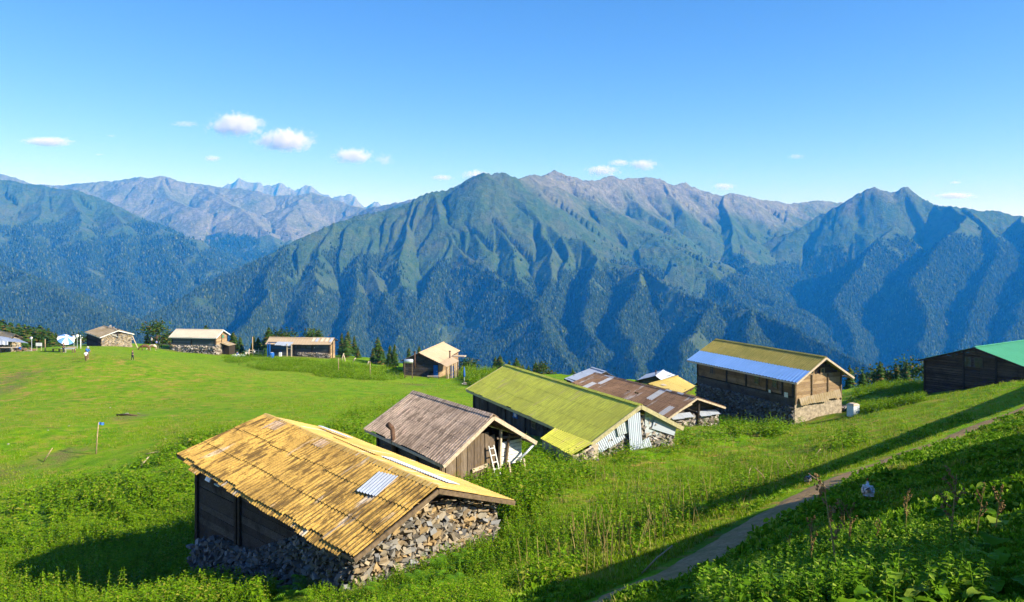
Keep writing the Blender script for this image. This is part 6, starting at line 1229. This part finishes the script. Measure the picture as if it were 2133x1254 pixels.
# flag pole, leaning stake, log, boards
M_STICK = plain('bare_stick', (.42, .30, .17), .9, .4)
p = ground_pt(200, 946); r_ = empty('flag_pole', p); tag(r_, 'thin wooden pole with a small blue flag standing on the open meadow', 'pole')
mb = MB(); mb.tube([(0, 0, -.2), (.09, 0, 1.3), (.2, 0, 2.5)], [.055, .045, .035], 7); mb.build('pole', M_STICK, r_, True)
V = np.array([[.2 + .42 * i / 6, .03 * math.sin(i * 1.4) + o_, z + .02 * math.sin(i)] for o_ in (0, .01) for z in (2.28, 2.48) for i in range(7)]); Q = []
for i in range(6): Q += [[i, i + 1, i + 8, i + 7], [14 + i, 21 + i, 22 + i, 15 + i], [7 + i, 8 + i, 22 + i, 21 + i], [i, 14 + i, 15 + i, i + 1]]
mesh_np('flag', V, np.array(Q), plain('flag_blue', (.08, .25, .75), .8, .1), r_)
def stick(a, b, rad, name, label, cat, mat=M_STICK, n=7):
    r_ = empty(name, a); mb = MB(); b = np.asarray(b) - np.asarray(a); b1 = b * .5 + np.array([.02, .02, .04]) * np.linalg.norm(b); mb.tube([(0, 0, -.03), tuple(b1), tuple(b)], [rad, rad * .9, rad * .75], n); bpy.data.objects.remove(r_)
    o = mb.build(name, mat, None, True); o.location = a; return tag(o, label, cat)
p = ground_pt(90, 963); stick(p, p + [.65, .1, 1.05], .05, 'stake', 'short bare stake leaning right, left of the flag pole', 'stake')
p = ground_pt(290, 975); stick(p + [0, 0, .05], p + [.55, .3, .75], .07, 'broken_post', 'leaning pale broken post at the edge of the weeds behind the near barn', 'post', M_FASCIA)
p = ground_pt(305, 948); stick(p + [0, 0, .1], p + [1.2, .3, .12], .05, 'pole_on_ground', 'pale pole lying flat near the weeds behind the near barn', 'pole')
a, b = ground_pt(243, 867), ground_pt(275, 873); stick(a + [0, 0, .1], a + [2.2, -.5, .12], .1, 'log', 'dark log lying beside a bare patch in the middle of the meadow', 'log', M_BARK)
for i, (px, py, s_) in enumerate(((143,889,.16),(100,897,.12),(345,915,.1),(17,926,.14),(262,864,.25),(290,862,.2),(230,850,.15),(1215,922,.3),(1195,925,.2),(880,785,.2),(1245,960,.25),(2075,1210,.08),(1960,1190,.09))):
    p = ground_pt(px, py); V, T = rocks(np.zeros((1, 3)), np.array([s_ * .7]), .5); o = mesh_np('rock', V, T, M_STONEG); o.location = p + [0, 0, s_ * .15]
    tag(o, 'small angular grey stone lying in the short grass', 'stone', 'loose stones in the grass')
# beach umbrella with bench and table
m = NM('striped_canopy'); c = m.n('ShaderNodeTexCoord'); sp = m.n('ShaderNodeSeparateXYZ'); m.l(c.outputs['Object'], sp.inputs[0]); at2 = m.math('ARCTAN2', sp.outputs[1], sp.outputs[0])
fr_ = m.math('FRACT', m.math('MULTIPLY', at2, 8 / (2 * math.pi) / 2)); m.base(m.ramp(fr_, [(.49, (.85, .85, .84)), (.51, (.12, .28, .75))])); m.N['Color Ramp'].color_ramp.interpolation = 'CONSTANT'; M_CAN = m.m
p = gpd(137, 136); r_ = empty('beach_umbrella', p); tag(r_, 'tilted white and blue panelled beach umbrella on the left meadow crest', 'umbrella')
mb = MB(); mb.tube([(0, 0, -.2), (0, 0, 2.7)], .035, 6); mb.build('pole', M_WHITE, r_)
V = [(0, 0, .62)]; n = 16; T = []
for j, (rr_, zz_) in enumerate(((.6, .5), (1.1, .25), (1.4, 0))):
    for k in range(n): V.append((rr_ * math.cos(2 * math.pi * k / n), rr_ * math.sin(2 * math.pi * k / n), zz_))
T = [[0, 1 + k, 1 + (k + 1) % n] for k in range(n)]; Q = [[1 + j * n + k, 1 + (j + 1) * n + k, 1 + (j + 1) * n + (k + 1) % n, 1 + j * n + (k + 1) % n] for j in range(2) for k in range(n)]
o = mesh_np('canopy', np.array(V), [np.array(T), np.array(Q)], M_CAN, r_); o.location = (0, 0, 2.3); o.rotation_euler = (.45, .42, .2); sd = o.modifiers.new('thick', 'SOLIDIFY'); sd.thickness = .02
def table(px, d, w, label, top=M_FASCIA, legs=M_BEAM, hgt=.75, dep=.7, name='table', cat='table', back=False, yaw=0):
    p = gpd(px, d); r_ = empty(name, p, yaw); tag(r_, label, cat)
    for k in range(3): mb = MB(); mb.box((0, (k - 1) * dep / 3, hgt), (w, dep / 3 - .02, .06)); mb.build('board', top, r_)
    for x in (-w / 2 + .15, w / 2 - .15):
        for y in (-dep / 2 + .08, dep / 2 - .08): mb = MB(); mb.box((x, y, hgt / 2 - .1), (.1, .1, hgt + .14)); mb.build('leg', legs, r_)
    if back: mb = MB(); mb.box((0, dep / 2, hgt + .4), (w, .05, .3)); mb.build('backrest', top, r_)
    return r_
table(141, 135, 2.3, 'table with pale blue boards beside the striped umbrella', M_TIN); table(146, 137, 2.0, 'bench with a backrest behind the pale blue table', M_FASCIA, hgt=.45, dep=.4, name='bench', cat='bench', back=True); table(117, 137, 1.4, 'low brown bench left of the striped umbrella', M_BEAM, hgt=.5, dep=.35, name='bench', cat='bench')
table(345, 183, 2.9, 'dark wooden table in the shade left of the cream roofed house', M_POST, M_POST, hgt=1.2, dep=1.4); table(903, 124, 2.0, 'low bench in front of the dark wall of the porch house', M_FASCIA, hgt=.45, dep=.4, name='bench', cat='bench')
p = gpd(81, 140); r_ = empty('sign_board', p); tag(r_, 'blank white board on two short posts left of the striped umbrella', 'sign'); mb = MB(); mb.box((0, 0, 1.15), (1.1, .06, .6)); mb.build('board', M_WHITE, r_)
for x in (-.4, .4): mb = MB(); mb.box((x, .06, .4), (.09, .05, 1.5)); mb.build('post', M_FASCIA, r_)
def post(px, d, hgt, rad, label, mat=M_STICK, lean=0, cap=None, cat='post', name='post'):
    p = gpd(px, d)
    if cap is None:
        mb = MB(); mb.tube([(0, 0, -.3), (lean * .4, 0, hgt * .5), (lean, 0, hgt)], [rad, rad, rad * .8], 7); o = mb.build(name, mat, None, True); o.location = p; tag(o, label, cat); return o
    r_ = empty(name, p); tag(r_, label, cat); mb = MB(); mb.tube([(0, 0, -.3), (0, 0, hgt)], rad, 7); mb.build('post', mat, r_, True); return r_
post(94, 138, 2.2, .08, 'grey post between the blank board and the striped umbrella'); r_ = post(168, 148, 1.9, .09, 'white post with two white lamps at its top beside the crest stone house', M_WHITE, cap=1, cat='lamp post', name='lamp_post')
for dx, dz in ((-.05, 2.5), (.25, 2.1)):
    mb = MB(); mb.tube([(0, 0, 1.85), (dx, 0, dz)], .03, 5); mb.build('arm', M_WHITE, r_); mb = MB(); mb.tube([(dx, 0, dz - .05), (dx, 0, dz + .04), (dx, 0, dz + .13)], [.05, .13, .05], 8); mb.build('lamp', M_WHITE, r_, True)
# satellite dishes
def dish(px, d, z, rad, label):
    p = gpd(px, d); r_ = empty('satellite_dish', p); tag(r_, label, 'satellite dish'); mb = MB(); mb.tube([(0, 0, -.2), (0, 0, z)], .05, 6); mb.build('mast', M_TIN, r_)
    mb = MB(); mb.tube([(0, -.02, z), (0, -.14, z + .02), (0, -.2, z + .05)], [.08, rad * .7, rad], 14); mb.build('dish', M_WHITE, r_, True); return r_
dish(154, 150, 2.1, .5, 'white satellite dish left of the lamp post'); dish(161, 149, 2.4, .4, 'higher white satellite dish right beside the lamp post'); dish(66, 140, 2.35, .28, 'small white satellite dish at the end of the pale blue lean-to')
# rubbish heap by left house
p = gpd(52, 141); r_ = empty('tarp_heap', p); tag(r_, 'heap of boards half covered with blue and white tarpaulin at the left house', 'tarpaulin')
cs = np.column_stack([rng.normal(0, .8, 14), rng.normal(0, .3, 14), rng.uniform(.1, .7, 14)]); V, T = rocks(cs, rng.uniform(.25, .45, 14), .6); mesh_np('bundles', V, T, M_CLOTHT, r_)
P_ = sheets('tarpaulin', M_TIN, r_, (-1.6, -.2, .75), (-1.4, .8, .7), (-.2, -.5, .25), (.1, .7, .3), rows=1, pitch=1.2, amp=.08, sheet=3); sheets('blue_tarpaulin', M_BLUE, r_, (-.9, -.4, .8), (-.8, .4, .8), (-.2, -.6, .2), (-.1, .4, .3), rows=1, pitch=.9, amp=.06, sheet=3)
for k in range(5): mb = MB(); mb.beam((.0 + .2 * k, -.9 + .1 * k, .08 * k), (1.9 + .1 * k, -1.5, .03 + .05 * k), .2, .05); mb.build('board', M_FASCIA, r_)
p = gpd(57, 140.5); 
table(20, 141, 3.5, 'old planks stacked on trestles before the left house', M_FASCIA, hgt=.9, dep=.9, name='plank_stack', cat='planks')
# fence and poles near the long low house
r_ = empty('wooden_fence', gpd(535, 158)); tag(r_, 'broken wooden fence rails left of the long low house', 'fence')
for k, x in enumerate((-1.6, -.7, .3, 1.3)): mb = MB(); mb.tube([(x, 0, -.5), (x + .05, 0, 1.5 - .15 * (k % 2))], .09, 6); mb.build('fence_post', M_FASCIA, r_, True)
for z in (.6, 1.1): mb = MB(); mb.beam((-1.7, 0, z + .1), (1.4, 0, z - .1), .07, .14); mb.build('rail', M_FASCIA, r_)
post(526, 168, 4.6, .11, 'tall bare pole left of the long low house'); post(705, 125, 2.4, .06, 'thin pole on the weedy bank right of the long low house'); post(771, 118, 2.5, .06, 'thin pole on the weedy bank left of the porch house')
for i, (px, d, hh_, ln, lab) in enumerate(((711,150,1.5,.5,'pale stump post nearest the corner of the long low house'),(719,150,1.3,-.3,'second pale stump post right of the long low house'),(733,146,1.1,.7,'leaning pale stake on the bank right of the long low house'),(764,140,1.0,.4,'short pale stake on the bank before the big brownish conifer'))): post(px, d, hh_, .12, lab, M_FASCIA, ln)
for i, (px, d, s_, lab) in enumerate(((488,168,.6,'pale wrapped bundle right of the cream roofed house lean-to'),(507,168,.5,'blue white bundle in the middle of the seated group'))):
    V, T = rocks(rng.normal(0, .35, (6, 3)) * [1.4, .5, .4] + [0, 0, .5], rng.uniform(.35, .6, 6), .6); o = mesh_np('bundle', V, T, M_CLOTHW if i == 0 else M_TIN); o.location = gpd(px, d); tag(o, lab, 'bundle')
r_ = empty('blue_barrel', gpd(566, 151.5)); tag(r_, 'round blue water barrel before the porch end of the long low house', 'barrel'); mb = MB(); mb.tube([(0, 0, -.2), (0, 0, .3), (0, 0, .8), (0, 0, 1.1)], [.42, .52, .52, .42], 12); mb.build('barrel_body', M_BLUE, r_, True); mb = MB(); mb.tube([(0, 0, 1.08), (0, 0, 1.14)], .3, 12); mb.build('lid', M_TIN, r_)
r_ = empty('white_canister', gpd(584, 151)); tag(r_, 'white plastic canister under the awning of the long low house', 'canister'); mb = MB(); mb.box((0, 0, .8), (.5, .35, .8)); mb.build('canister_body', M_WHITE, r_); mb = MB(); mb.tube([(.1, 0, 1.2), (.1, 0, 1.32)], .08, 8); mb.build('cap', M_BLUE, r_)
# by the porch house: water tank, ladder stack, folded umbrella
r_ = empty('water_tank', gpd(851, 123)); tag(r_, 'pale blue water tank raised on a frame at the left of the porch house', 'water tank')
mb = MB(); mb.tube([(-.72, 0, 2.75), (-.68, 0, 2.75), (.68, 0, 2.75), (.72, 0, 2.75)], [.2, .33, .33, .2], 14); mb.build('tank', M_TIN, r_, True)
for x in (-.6, .6):
    for y in (-.2, .25): mb = MB(); mb.box((x, y, 1.0), (.09, .09, 2.9)); mb.build('leg', M_BEAM, r_)
for k in range(4): mb = MB(); mb.box((-.35, -.3, .3 + k * .4), (.5, .05, .05)); mb.build('rung', M_BEAM, r_)
r_ = empty('folded_umbrella', gpd(967, 110)); tag(r_, 'folded blue sun umbrella on a white pole in a stone base', 'umbrella')
mb = MB(); mb.tube([(0, 0, 0), (0, 0, 2.6)], .04, 7); mb.build('pole', M_WHITE, r_, True); mb = MB(); mb.tube([(0, 0, 1.1), (0, 0, 1.3), (0, 0, 1.9), (0, 0, 2.45), (0, 0, 2.65)], [.06, .16, .13, .09, .02], 8); mb.build('canopy', M_CLOTHB, r_, True)
V, T = rocks(rng.normal(0, .22, (16, 3)) * [1, 1, .4] + [0, 0, .12], rng.uniform(.12, .2, 16)); mesh_np('stone_base', V, T, M_STONEG, r_)
# white bin by timber house
p = ground_pt(1777, 866); r_ = empty('white_cistern', p, .5); tag(r_, 'white metal bin with a low curved lid on the slope right of the timber house', 'bin')
mb = MB(); mb.box((0, 0, .45), (.85, .75, 1.1)); mb.build('bin_body', plain('pale_blue_metal', (.62, .68, .70), .5, .15), r_); mb = MB(); mb.hexa(np.array([[-.47, -.42, 1.0], [.47, -.42, 1.0], [.47, .42, 1.0], [-.47, .42, 1.0], [-.3, -.3, 1.16], [.3, -.3, 1.16], [.3, .3, 1.16], [-.3, .3, 1.16]])); mb.build('lid', M_FASCIA, r_)
p = ground_pt(1752, 858); V, T = rocks(rng.normal(0, .4, (12, 3)) * [1, .5, .4] + [0, 0, .35], rng.uniform(.2, .4, 12)); o = mesh_np('rubble_heap', V, T, M_STONEG); o.location = p; tag(o, 'heap of rubble and tin scraps at the lit corner of the timber house', 'rubble')
for i, (px, py, dx) in enumerate(((1135,935,-.1),(1556,1008,.1),(1603,1010,-.25),(1650,990,-.1),(1665,985,-.2),(1690,960,.3),(1735,1030,-.35),(1330,1200,.4))):
    p = ground_pt(px, py); stick(p, p + [dx * 2, .2, .6], .02, 'dry_twig', 'thin dry twig poking out of the grass along the footpath', 'twig')['group'] = 'dry twigs along the footpath'

# ------------------------------------------------------------------ beyond the right edge of the view: invented roofs on posts and trees, added to cast shade on the bank
def lit_from(px, py, t): return ground_pt(px, py, 3, 200) + SD * t
def occluder(name, label, top, bot, ts, mat):  # added unseen roof, shaped back along the sun from the wanted shadow edges
    A = np.array([lit_from(*p, t) for p, t in zip(top, ts)]); B = np.array([lit_from(*p, t) for p, t in zip(bot, ts)])
    n = len(A); P = np.stack([A, (A + B) / 2 + [0, 0, .15], B], 0); D = dict(v=[], uv=[], q=[], n=0); grid_solid(D, P, .08, np.zeros((3, n, 2)))
    c = P.reshape(-1, 3).mean(0); r_ = empty(name, (c[0], c[1], float(gz(c[0], c[1])))); tag(r_, label, 'occluder'); o = np.array(r_.location)
    mesh_np('roof', np.concatenate(D['v']) - o, np.concatenate(D['q']), mat, r_)
    for i in range(0, n):
        q = (A[i] + B[i]) / 2; mb = MB(); g = float(gz(q[0], q[1])); mb.tube([(q[0] - o[0], q[1] - o[1], g - .3 - o[2]), (q[0] - o[0], q[1] - o[1], q[2] + .1 - o[2])], .07, 6); mb.build('post', M_BEAM, r_, True)
occluder('shadow_roof', 'added unseen shadow-casting shelter upslope, farther from the footpath', [(1225,1128),(1400,1075),(1600,1008),(1760,950),(1950,876),(2140,802)], [(1225,1136),(1400,1092),(1600,1030),(1760,972),(1950,903),(2140,836)], [14, 13.5, 13, 12.5, 12.5, 13], M_PLANKB)
occluder('shadow_roof', 'added unseen shadow-casting shelter upslope, nearer to the footpath', [(1062,1248),(1300,1168),(1600,1060),(1740,1024),(1900,972),(2100,912)], [(1260,1290),(1420,1210),(1600,1142),(1800,1088),(1960,1070),(2120,1055)], [12, 11, 10.5, 10.5, 11, 12.5], M_PLANKB)
def shade_tree(px, py, t, R, n, label, seed):  # unseen tree added so that its crown shades the near bank
    c = lit_from(px, py, t); b = float(gz(c[0], c[1])); r_ = empty('leafy_tree', (c[0], c[1], b)); tag(r_, label, 'tree'); r = np.random.default_rng(seed)
    p = r.normal(0, 1, (n, 3)); p = p / np.linalg.norm(p, axis=1)[:, None] * R * r.uniform(.2, 1, (n, 1)) ** .5 * [1, 1, .8] + [0, 0, c[2] - b]
    V, T = leaves_at(p, .16, r); mesh_np('crown', V, T, M_LEAF, r_); mb = MB(); mb.tube([(0, 0, -.3), (.05, 0, (c[2] - b) * .6), (0, .05, c[2] - b)], [.12, .1, .04], 7)
    for k in range(6): mb.tube([(0, 0, (c[2] - b) * .6), (R * .6 * math.cos(k * 1.1), R * .6 * math.sin(k * 1.1), c[2] - b + .3)], [.05, .015], 5)
    mb.build('trunk', M_BARK, r_, True)
shade_tree(2160, 1200, 7, 1.7, 9000, 'added unseen leafy shade tree on the slope nearest the camera', 1)
shade_tree(2050, 1085, 8.5, 1.4, 6000, 'added unseen leafy shade tree on the slope, second from the camera', 2)
